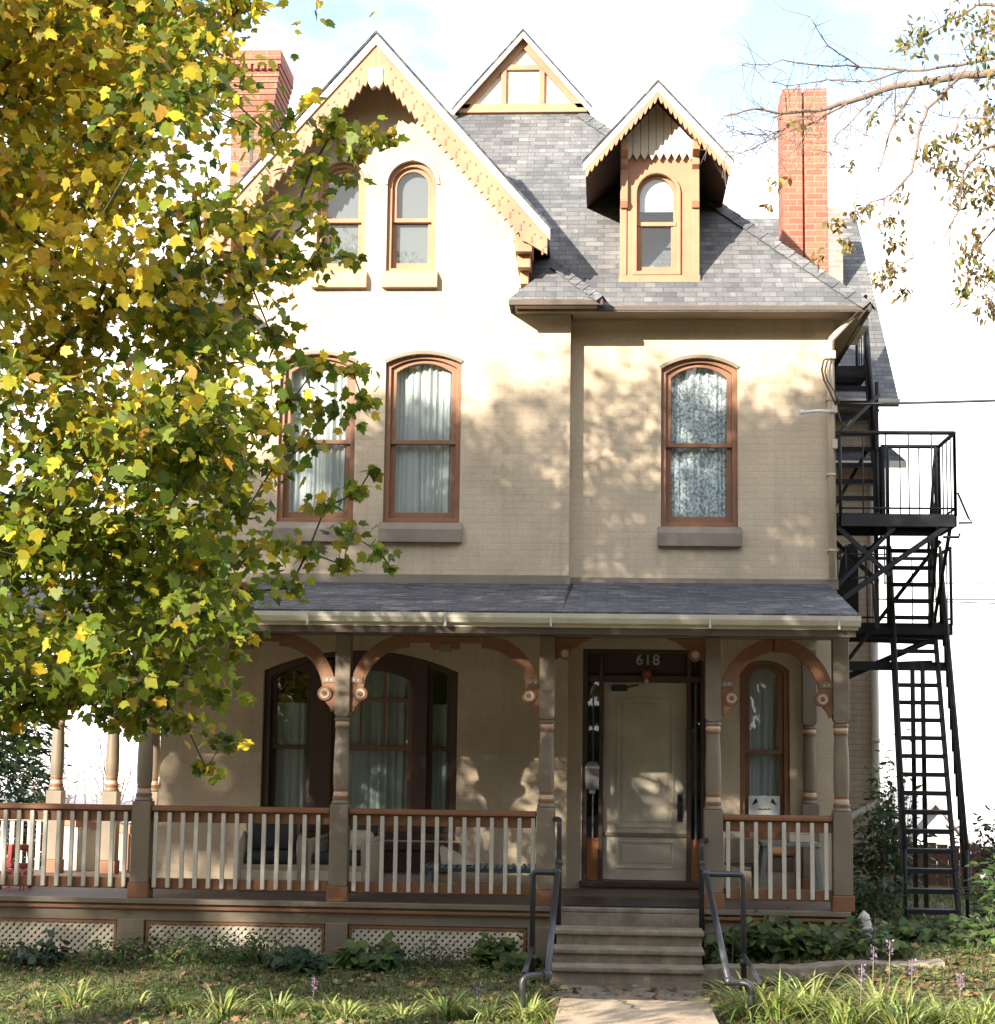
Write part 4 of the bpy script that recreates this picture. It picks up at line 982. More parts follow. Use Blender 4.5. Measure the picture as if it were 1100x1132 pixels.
platform(2.45, 3.12, 2.55, 3.4, 6.75, [(3.11, 2.56, 3.11, 3.39), (2.46, 2.56, 2.66, 2.56)])
def strut(*q): MB().bar(*q).build('strut', 'iron', fe)
for y in (0, .8):    # brackets under the upper landing
    strut((2.42, y, UZ-.9), (3.55, y, UZ-.1), .05, .05); strut((2.42, y+.004, UZ-.72), (3.0, y+.004, UZ-.12), .04, .04); strut((2.42, y+.008, UZ-.12), (2.95, y+.008, UZ-.62), .045, .045)
for y in (1.85, 2.8):
    strut((2.42, y, LZ-.75), (3.85, y, LZ-.1), .05, .05); strut((2.42, y+.004, LZ-.1), (3.9, y+.004, LZ-.14), .05, .05); strut((2.42, y+.008, LZ-.48), (3.7, y+.008, LZ-.42), .05, .05)
MB().box(2.74, 3.9, 1.72, 1.76, LZ-.52, LZ-.42).build('beam', 'iron', fe)
for q in (((2.96, .82, UZ+.02), (2.96, .82, UZ+1.6)), ((3.02, .82, UZ+.02), (3.02, .82, UZ+.88)), ((2.45, .3, UZ+.9), (2.98, .8, UZ+1.45)), ((2.46, 1.5, UZ+.1), (2.95, 1.5, UZ+.95)), ((3.9, 2.9, LZ), (3.6, .1, UZ-.1)), ((2.75, 1.8, LZ-.4), (3.7, 1.2, UZ-.12))): strut(*q, .035, .035)
for x, y, z1 in ((2.93, .8, 5.45), (3.35, 1.1, LZ-.45), (3.46, 1.1, LZ-.45), (2.78, 1.78, UZ-.1)):
    MB().box(x-.022, x+.022, y-.022, y+.022, .1 if z1 < UZ-.1 and x > 3 else LZ-.1, z1).build('upright', 'iron', fe)
MB().prism([(2.58, LZ), (2.86, LZ), (2.86, LZ+.92), (2.78, LZ+.92), (2.66, LZ+.72), (2.58, LZ+.1)], 1.70, 1.72).build('end_plate', 'iron', fe)
r = MB().tube([(3.66, -.02, UZ+.25), (3.76, -.05, UZ-.02), (3.80, -.05, UZ-.07), (3.66, -.02, UZ-.07)], .012, 6); r.build('cable_hook', 'iron', fe)
MB().tube([(3.5, -.02, UZ-.22), (3.66, -.03, UZ-.22), (3.67, -.03, UZ-.18)], .016, 6).build('hook', 'iron', fe); r = MB()
for k in range(3): r.tube([(2.5+k*.2, .02, LZ+.3), (2.5+k*.2, .02, UZ-.3)], .008, 6)
r.tube([(2.48, .02, LZ+.62), (2.92, .02, LZ+.62)], .008, 6).tube([(2.48, .02, LZ+.35), (2.70, .02, LZ+.38), (2.78, .02, LZ+.3), (2.80, .02, LZ-.1)], .014, 6)
r.build('window_grille', 'iron', fe)

# ------------------------------------------------------------------ fence and far buildings
t = thing('board_fence', 'weathered brown board fence behind the fire escape foot', 'fence', (5, 4.6, .2))
x = 3.5; k = 0
while x < 8.5:
    w_ = .135; z1 = 1.05+.02*math.sin(k*1.9); MB().box(x, x+w_, 4.60, 4.62, .0, z1-.05).build('board', 'fence', t); x += w_+.008; k += 1
MB().box(3.5, 8.5, 4.622, 4.66, .3, .38).box(3.5, 8.5, 4.622, 4.66, .8, .88).build('rail', 'fence', t)
def far_house(name, label, x0, x1, y0, y1, zb, ze, zr, ridge_x=True):
    h = thing(name, label, 'house', ((x0+x1)/2, (y0+y1)/2, zb))
    w_ = MB().box(x0, x1, y0, y1, zb, ze); cx = (x0+x1)/2; cy = (y0+y1)/2
    if not ridge_x: w_.prism([(x0, ze), (x1, ze), (cx, zr-.1)], y0, y1)
    else: w_.prism([(y0, ze), (y1, ze), (cy, zr-.1)], x0, x1, axis='YZ')
    w_.build('wall', 'housewhite', h)
    r_ = MB()
    if ridge_x:
        r_.slab([(x0-.3, y0-.4, ze-.15), (x1+.3, y0-.4, ze-.15), (x1+.3, cy, zr), (x0-.3, cy, zr)], .12).slab([(x1+.3, y1+.4, ze-.15), (x0-.3, y1+.4, ze-.15), (x0-.3, cy, zr), (x1+.3, cy, zr)], .12)
    else:
        r_.slab([(x0-.4, y1+.3, ze-.15), (x0-.4, y0-.3, ze-.15), (cx, y0-.3, zr), (cx, y1+.3, zr)], .12).slab([(x1+.4, y0-.3, ze-.15), (x1+.4, y1+.3, ze-.15), (cx, y1+.3, zr), (cx, y0-.3, zr)], .12)
    r_.build('roof', 'houseroof', h)
    for k in range(2):
        xx = x0+(x1-x0)*(.3+.4*k); f_ = MB().ring([(xx-.45, ze-1.9), (xx+.45, ze-1.9), (xx+.45, ze-.5), (xx-.45, ze-.5)], [(xx-.37, ze-1.82), (xx+.37, ze-1.82), (xx+.37, ze-.58), (xx-.37, ze-.58)], y0-.05, y0-.004).build('window', 'white', h)
        MB().box(xx-.37, xx+.37, y0-.02, y0-.006, ze-1.82, ze-.58).build('pane', 'black', f_)
far_house('far_house', 'pale far house with a grey gable seen through the fire escape', 7.0, 9.0, 26, 33, -5, -.45, .95, False)
far_house('far_house', 'pale far house with a low grey roof seen between the left porch posts', -24, -13.5, 38, 44, -9, -.95, .25, True)
# ------------------------------------------------------------------ vegetation
def leaf_mesh(name, mat, pos, size, nrm, tip, col, tmpl, fold=.0, parent=None, width=1.0, curl=0.):
    """many small flat leaves as one mesh; tmpl: outline (k,2) with the stalk at the origin and the tip along +v"""
    pos = np.asarray(pos, float); n = len(pos); k = len(tmpl)
    nrm = nrm/np.linalg.norm(nrm, axis=1, keepdims=True)
    tip = tip-(tip*nrm).sum(1, keepdims=True)*nrm; tip /= np.linalg.norm(tip, axis=1, keepdims=True)+1e-9
    sd = np.cross(tip, nrm)
    u = tmpl[:, 0][None, :, None]*width*rng.uniform(.6, 1.1, n)[:, None, None]; fold = fold*rng.uniform(-.6, 2.2, n)[:, None, None]; curl = curl*rng.uniform(-.4, 2.4, n)[:, None, None]
    v = tmpl[:, 1][None, :, None]
    s = np.asarray(size, float)[:, None, None]
    P = pos[:, None, :]+s*(u*sd[:, None, :]+v*tip[:, None, :]-(fold*np.abs(u)+curl*v*v)*nrm[:, None, :])
    off = OFF.get(parent, Vector((0, 0, 0)))
    P = (P.reshape(-1, 3)-np.array(off)).astype(np.float32)
    me = bpy.data.meshes.new(name)
    me.vertices.add(n*k); me.vertices.foreach_set('co', P.ravel())
    me.loops.add(n*k); me.loops.foreach_set('vertex_index', np.arange(n*k, dtype=np.int32))
    me.polygons.add(n); me.polygons.foreach_set('loop_start', np.arange(0, n*k, k, dtype=np.int32))
    a = me.color_attributes.new('Col', 'FLOAT_COLOR', 'POINT')
    c = np.ones((n, k, 4), np.float32); c[:, :, :3] = np.asarray(col)[:, None, :]
    a.data.foreach_set('color', c.ravel())
    me.update(calc_edges=True); me.validate(); me.materials.append(MAT[mat])
    o = bpy.data.objects.new(name, me); COL.objects.link(o)
    if parent: o.parent = parent
    OFF[o] = off
    return o
MAPLE = np.array([(0, 0), (.20, -.05), (.33, .08), (.52, .10), (.46, .30), (.60, .50), (.58, .64), (.38, .58), (.27, .70), (.16, .90), (0, 1.04), (-.16, .90), (-.27, .70), (-.38, .58), (-.58, .64), (-.60, .50), (-.46, .30), (-.52, .10), (-.33, .08), (-.20, -.05)])
OVATE = np.array([(0, 0), (.2, .18), (.27, .42), (.17, .75), (0, 1.0), (-.17, .75), (-.27, .42), (-.2, .18)])
BROAD = np.array([(0, 0), (.28, .10), (.42, .38), (.30, .72), (0, 1.0), (-.30, .72), (-.42, .38), (-.28, .10)])
NARROW = np.array([(0, 0), (.11, .3), (.09, .65), (0, 1.0), (-.09, .65), (-.11, .3)])
QUAD = np.array([(0, 0), (.4, .35), (.25, .9), (-.3, .85), (-.45, .3)])
def rnd(n): 
    v = rng.normal(size=(n, 3)); return v/np.linalg.norm(v, axis=1, keepdims=True)
def pick(cols, w, n, jit=.18):
    cols = np.array(cols); i = rng.choice(len(cols), n, p=np.array(w)/sum(w))
    return np.clip(cols[i]*(1+rng.normal(0, jit, (n, 1)))*(1+rng.normal(0, jit*.3, (n, 3))), .004, 1)
def grow(nodes, root_path, droop=.0):
    """join leaf clusters to a trunk: every cluster hooks onto the nearest earlier node"""
    pts = [np.array(p, float) for p in root_path]; par = [-1]+list(range(len(root_path)-1))
    base = np.array(root_path, float)
    d = [np.min(np.linalg.norm(base-np.array(n), axis=1)) for n in nodes]
    for i in np.argsort(d):
        q = np.array(nodes[i], float); A = np.array(pts)
        dist = np.linalg.norm(A-q, axis=1); back = np.maximum(0, A[:, 2]-q[2]-.2)*.8
        j = int(np.argmin(dist+back)); L_ = dist[j]; last = j
        m = max(1, int(L_/.45)); off = rng.normal(0, .05*L_, 3)
        for k in range(1, m+1):
            t = k/m; p = A[j]*(1-t)+q*t+off*math.sin(PI*t)+np.array([0, 0, -droop*L_*math.sin(PI*t)])
            pts.append(p); par.append(last); last = len(pts)-1
    return pts, par
def branch_mesh(pts, par, nroot, parent, mat, r_tip, power=.42, root_r=None, rmax=9.):
    n = len(pts); w = np.zeros(n); kids = [[] for _ in range(n)]
    for i, p in enumerate(par):
        if p >= 0: kids[p].append(i)
    for i in range(n-1, -1, -1):
        w[i] += 1 if not kids[i] else 0
        if par[i] >= 0: w[par[i]] += w[i]
    r = np.minimum(r_tip*w**power, rmax)
    m = MB()
    def run(i0, start):
        chain = [start, i0] if start >= 0 else [i0]; cur = i0
        while kids[cur]:
            ks = sorted(kids[cur], key=lambda k: -w[k]); 
            for k in ks[1:]: todo.append((k, cur))
            cur = ks[0]; chain.append(cur)
        rs = [r[c] for c in chain]
        if start >= 0: rs[0] = min(rs[0], rs[1]*1.15)
        m.tube([Vector(pts[c]) for c in chain], rs, 7 if rs[0] > .03 else 5, cap=False)
    first = nroot-1; todo = [(k, first) for k in kids[first]]
    for q in range(nroot-1):
        for k in kids[q]:
            if k >= nroot: todo.append((k, q))
    while todo: k, s = todo.pop(); run(k, s)
    return m.build('limbs', mat, parent, fix=False)

# --- the maple at the left
maple = thing('maple_tree', 'large maple with green and yellow autumn leaves hanging across the left front', 'tree', (-3.72, -9.0, .1))
trunk_path = [(-3.80, -9.0, 0.0), (-3.78, -9.0, .5), (-3.74, -9.0, 1.6), (-3.70, -9.0, 3.0), (-3.70, -8.98, 4.4), (-3.76, -8.95, 5.8), (-3.72, -8.9, 7.2), (-3.8, -8.9, 8.8), (-3.7, -8.9, 10.2)]
MB().tube(trunk_path, [.30, .24, .20, .185, .17, .15, .12, .08, .03], 14).build('trunk', 'bark', maple, fix=False)
cl = []   # (centre, radius, leaves, yellowness)
def spray(px, py, Y, r, n, yel): cl.append((np.array(at(px, py, Y)), r, n, yel))
S = [(300,150,-8.3,.14,20,.3),(345,185,-8.2,.15,22,.35),(365,150,-8.3,.10,10,.5),(405,148,-8.3,.12,18,.3),(430,155,-8.2,.08,8,.4),(385,200,-8.1,.10,9,.3),(325,130,-8.4,.10,8,.4),
 (370,135,-8.4,.12,14,.3),(345,105,-8.5,.06,4,.5),(395,170,-8.3,.08,8,.2),(330,225,-8.3,.18,26,.4),(300,265,-8.5,.2,34,.5),(345,290,-8.2,.14,18,.2),(390,283,-8.0,.07,5,.1),(360,262,-8.3,.12,12,.2),(320,300,-8.4,.16,22,.3),
 (280,320,-8.7,.22,38,.4),(265,240,-8.8,.24,40,.45),(230,300,-9.0,.28,60,.4),(300,370,-8.5,.16,22,.2),(350,405,-8.1,.13,18,.3),(390,410,-8.0,.11,13,.2),(325,440,-8.3,.18,26,.25),(400,440,-8.0,.10,12,.2),(375,455,-8.1,.15,20,.2),
 (285,470,-8.6,.2,30,.2),(340,490,-8.2,.13,16,.2),(300,520,-8.4,.15,20,.2),(360,560,-8.0,.10,10,.15),(395,545,-7.9,.11,13,.1),(410,520,-7.9,.06,5,.1),(385,590,-7.9,.12,15,.15),(420,610,-7.8,.09,9,.1),(432,628,-7.8,.05,4,.1),
 (340,610,-8.1,.12,14,.15),(380,625,-7.9,.10,10,.1),(300,600,-8.3,.14,18,.15),(275,560,-8.5,.13,16,.2),(320,650,-8.1,.12,14,.1),(270,620,-8.4,.15,20,.1),(255,570,-8.5,.15,20,.1),(240,520,-8.7,.18,28,.2),
 (230,630,-8.4,.22,44,.1),(205,590,-8.6,.25,56,.1),(240,690,-8.2,.20,46,.08),(260,720,-8.1,.10,14,.1),(205,670,-8.4,.26,66,.1),(215,740,-8.2,.22,54,.1),(245,770,-8.1,.14,24,.15),(250,815,-8.1,.11,16,.2),(228,850,-8.1,.09,12,.3),(205,800,-8.2,.18,36,.12),
 (175,770,-8.4,.22,56,.1),(150,800,-8.4,.15,30,.1),(170,720,-8.4,.26,70,.12),(110,740,-8.6,.28,76,.15),(135,790,-8.5,.12,22,.15),(75,755,-8.7,.22,52,.2),(40,775,-8.7,.2,44,.2),(10,790,-8.8,.22,50,.25),(60,785,-8.6,.1,14,.2),(268,655,-8.2,.1,14,.1),
 (255,20,-8.9,.14,20,.5),(225,45,-9.0,.2,34,.5),(250,65,-8.9,.10,9,.4),(270,5,-8.9,.10,10,.5),(265,-20,-9,.2,30,.6),(245,100,-8.9,.10,10,.45)]
for px, py, Y, r, n, yel in S: spray(px, py, Y, r*1.12, int(n*(2.1 if px > 255 else 1.7)), yel)
rr = random.Random(5)
for k in range(142):     # the dense part of the crown
    for tries in range(50):
        px = rr.uniform(-130, 235); py = rr.uniform(-60, 760)
        lim = 215 if py < 120 else 195 if py < 190 else 255
        if px < lim and not (px > 135 and 150 < py < 230): break
    Y = rr.uniform(-10.4, -7.4); yel = .72 if py < 400 and px < 170 else .42 if py < 480 else .16 if py < 620 else .08
    if px > 170: yel *= .7
    spray(px, py, Y, rr.uniform(.26, .46), rr.randint(115, 180), yel)
SUN = np.array([.68, 1.0, -.453])
def wob(X): return 5.85+.30*math.sin(X*1.3+.5)+.20*math.sin(X*3.1)+(.2 if X > -.3 else 0)
k = 0
while k < 430:           # the half of the crown outside the picture, which shades the right of the front
    x = rr.uniform(-9.4, -1.9); y = rr.uniform(-11.6, -6.8); z = rr.uniform(2.6, 11.2)
    if x > -3.7 and z < 6.9+(y+9)*-.0: continue
    X = x-.68*y; Z = z+.453*y
    if Z > wob(X)-.15 or X > 3.9 or (x+5.3)**2/3.9**2+(y+9.2)**2/2.7**2+(z-6.9)**2/4.6**2 > 1: continue
    if z < 4 and x < -7.5: continue
    cl.append((np.array((x, y, z)), rr.uniform(.38, .6), 100, .5)); k += 1
k = 0
while k < 115:
    y = rr.uniform(-10.8, -7.4); X = rr.uniform(.9, 2.8); Z = rr.uniform(2.6, wob(X)-.3); cl.append((np.array((X+.68*y, y, Z-.453*y)), .45, 90, .5)); k += 1
pts, par = grow([c[0] for c in cl], trunk_path, .06)
branch_mesh(pts, par, len(trunk_path), maple, 'bark', .0052, .52, rmax=.13)
P, Sz, Cc, Tp = [], [], [], []
GREEN = [(.20, .235, .022), (.145, .195, .02), (.27, .275, .03), (.09, .14, .018)]; YEL = [(.56, .42, .03), (.68, .50, .04), (.46, .38, .035), (.58, .36, .045), (.46, .25, .07), (.38, .34, .03)]
for c, r, n, yel in cl:
    yel = yel*rr.uniform(.7, 1.6)
    tone = rr.uniform(.8, 1.2)
    q = rnd(n)*(r*rng.uniform(.15, 1.15, (n, 1)))*np.array([1.15, 1.1, .8]); P.append(c+q); Sz.append(rng.uniform(.046, .088, n)); Tp.append(q/r)
    isy = rng.uniform(size=n) < yel
    Cc.append(np.where(isy[:, None], pick(YEL, [3, 2, 3, 1.0, .45, 3.4], n), pick(GREEN, [4, 4, 2, 3], n))*tone)
P = np.concatenate(P); n = len(P)
nr = rnd(n)*.9+np.array([.05, -.35, .55]); tp_ = np.concatenate(Tp)*.7+rnd(n)*.5+np.array([0, 0, -.75])
leaf_mesh('crown', 'leaf', P-tp_*.02, np.concatenate(Sz), nr, tp_, np.concatenate(Cc), MAPLE, .22, maple, curl=.12)
print('maple leaves', n)

# --- the sparse tree at the right: limbs reaching in from outside the picture
rt = thing('bare_limbed_tree', 'tree at the right edge reaching thin half bare limbs over the chimney', 'tree', (5.9, -7.0, .1))
tr_path = [(5.9, -7, 0), (5.85, -7, 1.5), (5.8, -7, 3.2), (5.6, -7, 4.8), (5.2, -7, 6.0)]
MB().tube(tr_path, [.26, .21, .18, .15, .10], 12).build('trunk', 'barkgrey', rt, fix=False)
m = MB()
def limb(pts2, Y, r0, r1, mat=None, jit=.02):
    k = len(pts2); P_ = []
    for i, (a, b) in enumerate(pts2):
        y = Y+.25*math.sin(a*.013+b*.02); P_.append(Vector(at(a, b, y)))
    # subdivide with a little wander
    Q = [P_[0]]
    for a, b in zip(P_, P_[1:]):
        for t in (.33, .66, 1.0): 
            q = a.lerp(b, t); L_ = (b-a).length
            if t < 1: q += Vector(rng.normal(0, jit*L_, 3))
            Q.append(q)
    n_ = len(Q); m.tube(Q, [r0+(r1-r0)*i/(n_-1) for i in range(n_)], 6); return Q
Yr = -7.0
main = limb([(1330, 60), (1200, 72), (1100, 80), (1050, 86), (990, 95), (940, 112), (905, 122), (870, 125), (835, 120), (800, 128)], Yr, .036, .004)
m.tube([Vector(tr_path[-1]), Vector(tr_path[-1]).lerp(main[0], .5)+Vector((0, 0, .1)), main[0]], [.10, .06, .036], 8)
tw = [limb([(1200, 72), (1110, 62), (1060, 72), (1005, 78), (950, 74), (915, 50), (895, 18)], -6.8, .016, .002), limb([(950, 74), (905, 72), (865, 66), (820, 72)], -6.9, .008, .002), limb([(1000, 78), (960, 90), (915, 88), (870, 95), (845, 88)], -6.95, .008, .002),
 limb([(940, 112), (900, 135), (865, 148), (830, 165), (800, 175)], Yr, .010, .002), limb([(905, 122), (870, 140), (850, 150), (825, 148), (805, 140)], Yr, .006, .002), limb([(1060, 86), (1025, 120), (1015, 150), (1008, 190), (985, 215), (960, 225), (945, 240)], -7.1, .014, .003),
 limb([(1012, 97), (990, 130), (982, 150), (975, 180), (968, 195)], -7.1, .010, .002), limb([(985, 105), (962, 130), (952, 160), (940, 185)], Yr, .007, .002), limb([(965, 108), (945, 130), (925, 150), (918, 168)], Yr, .006, .002),
 limb([(1230, 60), (1130, 150), (1085, 165), (1065, 190), (1062, 230), (1045, 260), (1010, 285)], -7.3, .014, .002), limb([(1250, 100), (1150, 200), (1110, 240), (1085, 270), (1075, 300), (1060, 330)], -7.2, .013, .002), limb([(1250, 20), (1130, 10), (1080, 5), (1040, 30), (1010, 50), (985, 60)], -6.7, .016, .002),
 limb([(1180, 10), (1110, 30), (1080, 40), (1060, 60)], -6.6, .010, .002), limb([(1130, 150), (1090, 130), (1060, 130), (1030, 128)], -7.2, .008, .002), limb([(895, 140), (880, 165), (862, 178), (850, 200)], Yr, .004, .0015), limb([(1010, 285), (985, 300), (975, 322)], -7.2, .005, .002), limb([(1075, 300), (1100, 320), (1095, 340)], -7.2, .005, .002)]
allq = main[10:]+[q for t_ in tw for q in t_]
for q in range(620):     # fine twigs
    b = random.choice(allq); d = Vector(rng.normal(0, 1, 3)); d.y *= .5; d.z -= .25; d.x -= .15; d.normalize()
    L_ = random.uniform(.08, .36); mid = b+d*L_*.5+Vector(rng.normal(0, .025, 3)); e = b+d*L_+Vector((0, 0, -.05*random.random()))
    m.tube([b, mid, e], [.003, .0022, .0012], 4, cap=False)
m.build('limbs', 'twig', rt, fix=False)
P, Cc = [], []
BRN = [(.26, .20, .05), (.17, .17, .04), (.32, .22, .07), (.20, .12, .04), (.11, .12, .03)]
for (a, b, r, n) in [(1020,40,.16,40),(1055,20,.12,22),(1095,25,.2,46),(1085,60,.14,30),(1000,48,.08,12),(1098,120,.16,40),(1085,140,.14,34),(1060,150,.10,16),(1030,160,.09,18),(1045,185,.12,30),(1065,205,.16,48),(1092,215,.15,44),(1090,185,.12,28),(1020,170,.06,8),(995,215,.07,8),(985,245,.10,20),(990,270,.08,14),
  (985,295,.10,22),(972,305,.07,12),(1000,322,.08,12),(1070,280,.12,24),(1090,300,.12,24),(1065,320,.10,20),(1095,340,.12,22),(1080,262,.08,14),(945,235,.07,12),(925,245,.07,12),(935,268,.07,12),(960,228,.05,6),(905,282,.05,5),(965,130,.08,5),(940,180,.07,6),(860,200,.07,6),(850,225,.05,3),(880,140,.08,4),(1040,100,.15,12),(1000,130,.12,8),(1095,85,.1,12)]:
    n = int(n*2.4); c = np.array(at(a, b, -7.05+rr.uniform(-.3, .3))); P.append(c+rnd(n)*r*rng.uniform(.1, 1.1, (n, 1))*np.array([1.1, 1, 1.1])); Cc.append(pick(BRN, [3, 3, 2, 2, 2], n, .25))
P = np.concatenate(P); n = len(P)
leaf_mesh('leaves', 'smallleaf', P, rng.uniform(.035, .068, n), rnd(n)+np.array([0, -.3, .3]), rnd(n)*.6+np.array([0, 0, -.8]), np.concatenate(Cc), OVATE, .2, rt, curl=.2)

# --- trees across the street, behind the viewer, that dapple the front with shade
def shade_tree(name, label, base, axis_, h, clusters, per, size, cols, yel):
    t = thing(name, label, 'tree', base)
    path = [(base[0], base[1], base[2]-.1)]+[(base[0]+.15*math.sin(k*2.1), base[1]+.1*math.cos(k*1.7), base[2]+h*k/6) for k in range(1, 7)]
    MB().tube(path, [.42, .34, .28, .22, .16, .10, .04], 12).build('trunk', 'bark', t, fix=False)
    pts, par = grow([c[0] for c in clusters], path, .0)
    branch_mesh(pts, par, len(path), t, 'bark', .012, .45, rmax=.16)
    P, Cc = [], []
    for c, r in clusters:
        k = int(per*(r/.8)**2); P.append(c+rnd(k)*r*rng.uniform(.1, 1.1, (k, 1))*np.array([1, 1, .75])); Cc.append(pick(cols, [3, 2, 2], k, .2))
    P = np.concatenate(P); n = len(P)
    leaf_mesh('crown', 'leaf', P, rng.uniform(size*.75, size*1.25, n), rnd(n)+np.array([0, 0, .4]), rnd(n), np.concatenate(Cc), QUAD, .15, t)
    print(name, n)
def upsun(X, Z, d): return np.array([X, 0, Z])-SUN*d      # the place whose shade falls on the front wall at (X, Z)
def crown_nodes(fn, n, d0, d1, r0, r1):
    out = []
    for _ in range(n*40):
        if len(out) >= n: break
        X = rr.uniform(-6, 9); Z = rr.uniform(-4, 8)
        if rr.random() < fn(X, Z): out.append((upsun(X, Z, rr.uniform(d0, d1)), rr.uniform(r0, r1)))
    return out
def fA(X, Z):
    top = wob(X)
    if X < -2.2: top -= .9*(-2.2-X)
    if X < -7 or Z > top or Z < -1.6 or (Z < -.7 and X > 3.1) or (X < -4.75 and Z < 2.6): return 0
    if X > -.2 and Z > .9: return 0
    if X > 4.0: return 0
    e = 1.
    if -2.2 < X < -.4 and .9 < Z < 2.2: e *= .5
    if Z < -.9: e *= .5
    return e
b0 = upsun(0, 0, 21)
shade_tree('street_tree', 'tall leafy tree across the street whose shade dapples the house front', (b0[0]+.2, b0[1], .2), None, 13.5, crown_nodes(fA, 290, 18.5, 23.5, .38, .72), 62, .22, [(.06, .10, .02), (.11, .14, .03), (.2, .18, .03)], .3)
low = []  # leaf clusters of an unseen tree added to dim the verge and porch
while len(low) < 120:
    X = rr.uniform(2.5, 14); Z = rr.uniform(-8, -3.3); d = rr.uniform(20.4, 24)
    p = upsun(X, Z, d)
    if p[2] > .9: low.append((p, rr.uniform(.4, .75)))
b1 = upsun(8, 0, 22)
shade_tree('street_tree', 'unseen low crowned tree added to shade the verge and dim the porch', (b1[0], b1[1], .2), None, 5.2, low, 60, .24, [(.06, .10, .02), (.11, .14, .03), (.2, .18, .03)], .3)
# unseen row of trees, added to close off the low sky and show in panes
fn = []
for k in range(95):
    v = rnd(1)[0]*rr.uniform(.3, 1)**.5; fn.append((np.array([6+v[0]*4.2, -33+v[1]*3.6, 6.6+v[2]*4.8]), rr.uniform(.8, 1.3)))
row = 'unseen trees added behind the viewer to close off low sky'
shade_tree('screen_tree', 'leafy tree added unseen behind the viewer to close off low sky', (6, -33, .2), None, 10.5, fn, 40, .42, [(.05, .085, .02), (.08, .11, .03), (.14, .12, .03)], .3)
proto = bpy.data.objects['screen_tree']; proto['group'] = row
for k, (x, y, a, sc_) in enumerate([(14, -32, 1, 1.35), (22, -28, 2.2, 1.3), (-2, -34, 3.1, 1.45), (-9, -38, 4, 1.5), (-34, -26, .6, 1.3), (-40, -18, 1.7, 1.35), (30, -22, 2.7, 1.4), (34, -12, 3.9, 1.4), (-42, -8, .3, 1.4), (10, -38, .8, 1.6), (-46, -34, 2.5, 1.5), (18, -36, 5.5, 1.6), (27, -30, 4.2, 1.5)]):
    o = proto.copy(); COL.objects.link(o); o.location = (x, y, .2); o.rotation_euler.z = a; o.scale = (sc_,)*3
    for ch in list(proto.children):
        c_ = ch.copy(); COL.objects.link(c_); c_.parent = o

n = 9000; P = np.stack([rng.uniform(-55, 45, n), -28.5+rng.normal(0, .45, n), rng.uniform(0, 1, n)**.8*3.1], 1)  # unseen leafy screen added to keep low white sky off the panes
hd = thing('screen_hedge', 'unseen tall leafy screen added across the street to block low sky', 'screen_hedge', (-5, -28.5, .1))
MB().box(-55, 45, -28.8, -28.2, 0, 2.5).build('branches', 'darkwood', hd)
leaf_mesh('foliage', 'leaf', P, rng.uniform(.35, .6, n), rnd(n)+np.array([0, .5, .5]), rnd(n), pick([(.04, .07, .02), (.06, .09, .025)], [1, 1], n), QUAD, .1, hd)
# --- evergreen and bare shrub beyond the left end of the porch
t = thing('evergreen_tree', 'dark dense evergreen beyond the left end of the porch', 'tree', (-8.6, 5.5, .1))
MB().tube([(-8.6, 5.5, 0), (-8.55, 5.5, 2.6), (-8.6, 5.5, 5.2)], [.16, .1, .02], 8).build('trunk', 'bark', t, fix=False)
n = 14000; hgt = rng.uniform(0, 1, n)**1.2; ang = rng.uniform(0, 2*PI, n); rad = (1-hgt)*1.45*rng.uniform(.35, 1.05, n)*(1+.25*np.sin(ang*5+hgt*14))+.05
P = np.stack([-8.6+rad*np.cos(ang), 5.5+rad*np.sin(ang), .3+hgt*5.2-.2*rad], 1)
out = np.stack([np.cos(ang), np.sin(ang), -.25+0*ang], 1)
leaf_mesh('crown', 'smallleaf', P, rng.uniform(.10, .2, n), rnd(n)+np.array([0, 0, .6]), out+rnd(n)*.5, pick([(.018, .04, .016), (.03, .055, .02), (.012, .03, .014)], [2, 1, 2], n), NARROW, .1, t, width=1.3)
t = thing('bare_shrub', 'leafless grey brown shrub with tangled twigs behind the left porch', 'shrub', (-7.0, 6.0, 0))
m = MB()
for k in range(64):
    a = rr.uniform(0, 2*PI); b = Vector((-7.0+.45*math.cos(a), 6+.35*math.sin(a), -.1)); L_ = rr.uniform(1.6, 2.9)
    d = Vector((math.cos(a)*.6+rr.uniform(-.4, .4), math.sin(a)*.3, 1)).normalized()
    p1 = b+d*L_*.5+Vector(rng.normal(0, .08, 3)); p2 = b+d*L_+Vector((rr.uniform(-.3, .3), 0, -.1)); m.tube([b, b.lerp(p1, .5), p1, p1.lerp(p2, .5)+Vector(rng.normal(0, .05, 3)), p2], [.014, .012, .009, .006, .003], 4, cap=False)
    for q in range(7):
        s = p1.lerp(p2, rr.random()) if q > 2 else b.lerp(p1, rr.uniform(.4, 1)); e = s+Vector((rr.uniform(-.6, .6), rr.uniform(-.3, .3), rr.uniform(-.15, .5)))*.8
        m.tube([s, s.lerp(e, .5)+Vector(rng.normal(0, .04, 3)), e], [.006, .004, .002], 4, cap=False)
m.build('stems', 'twig', t, fix=False)

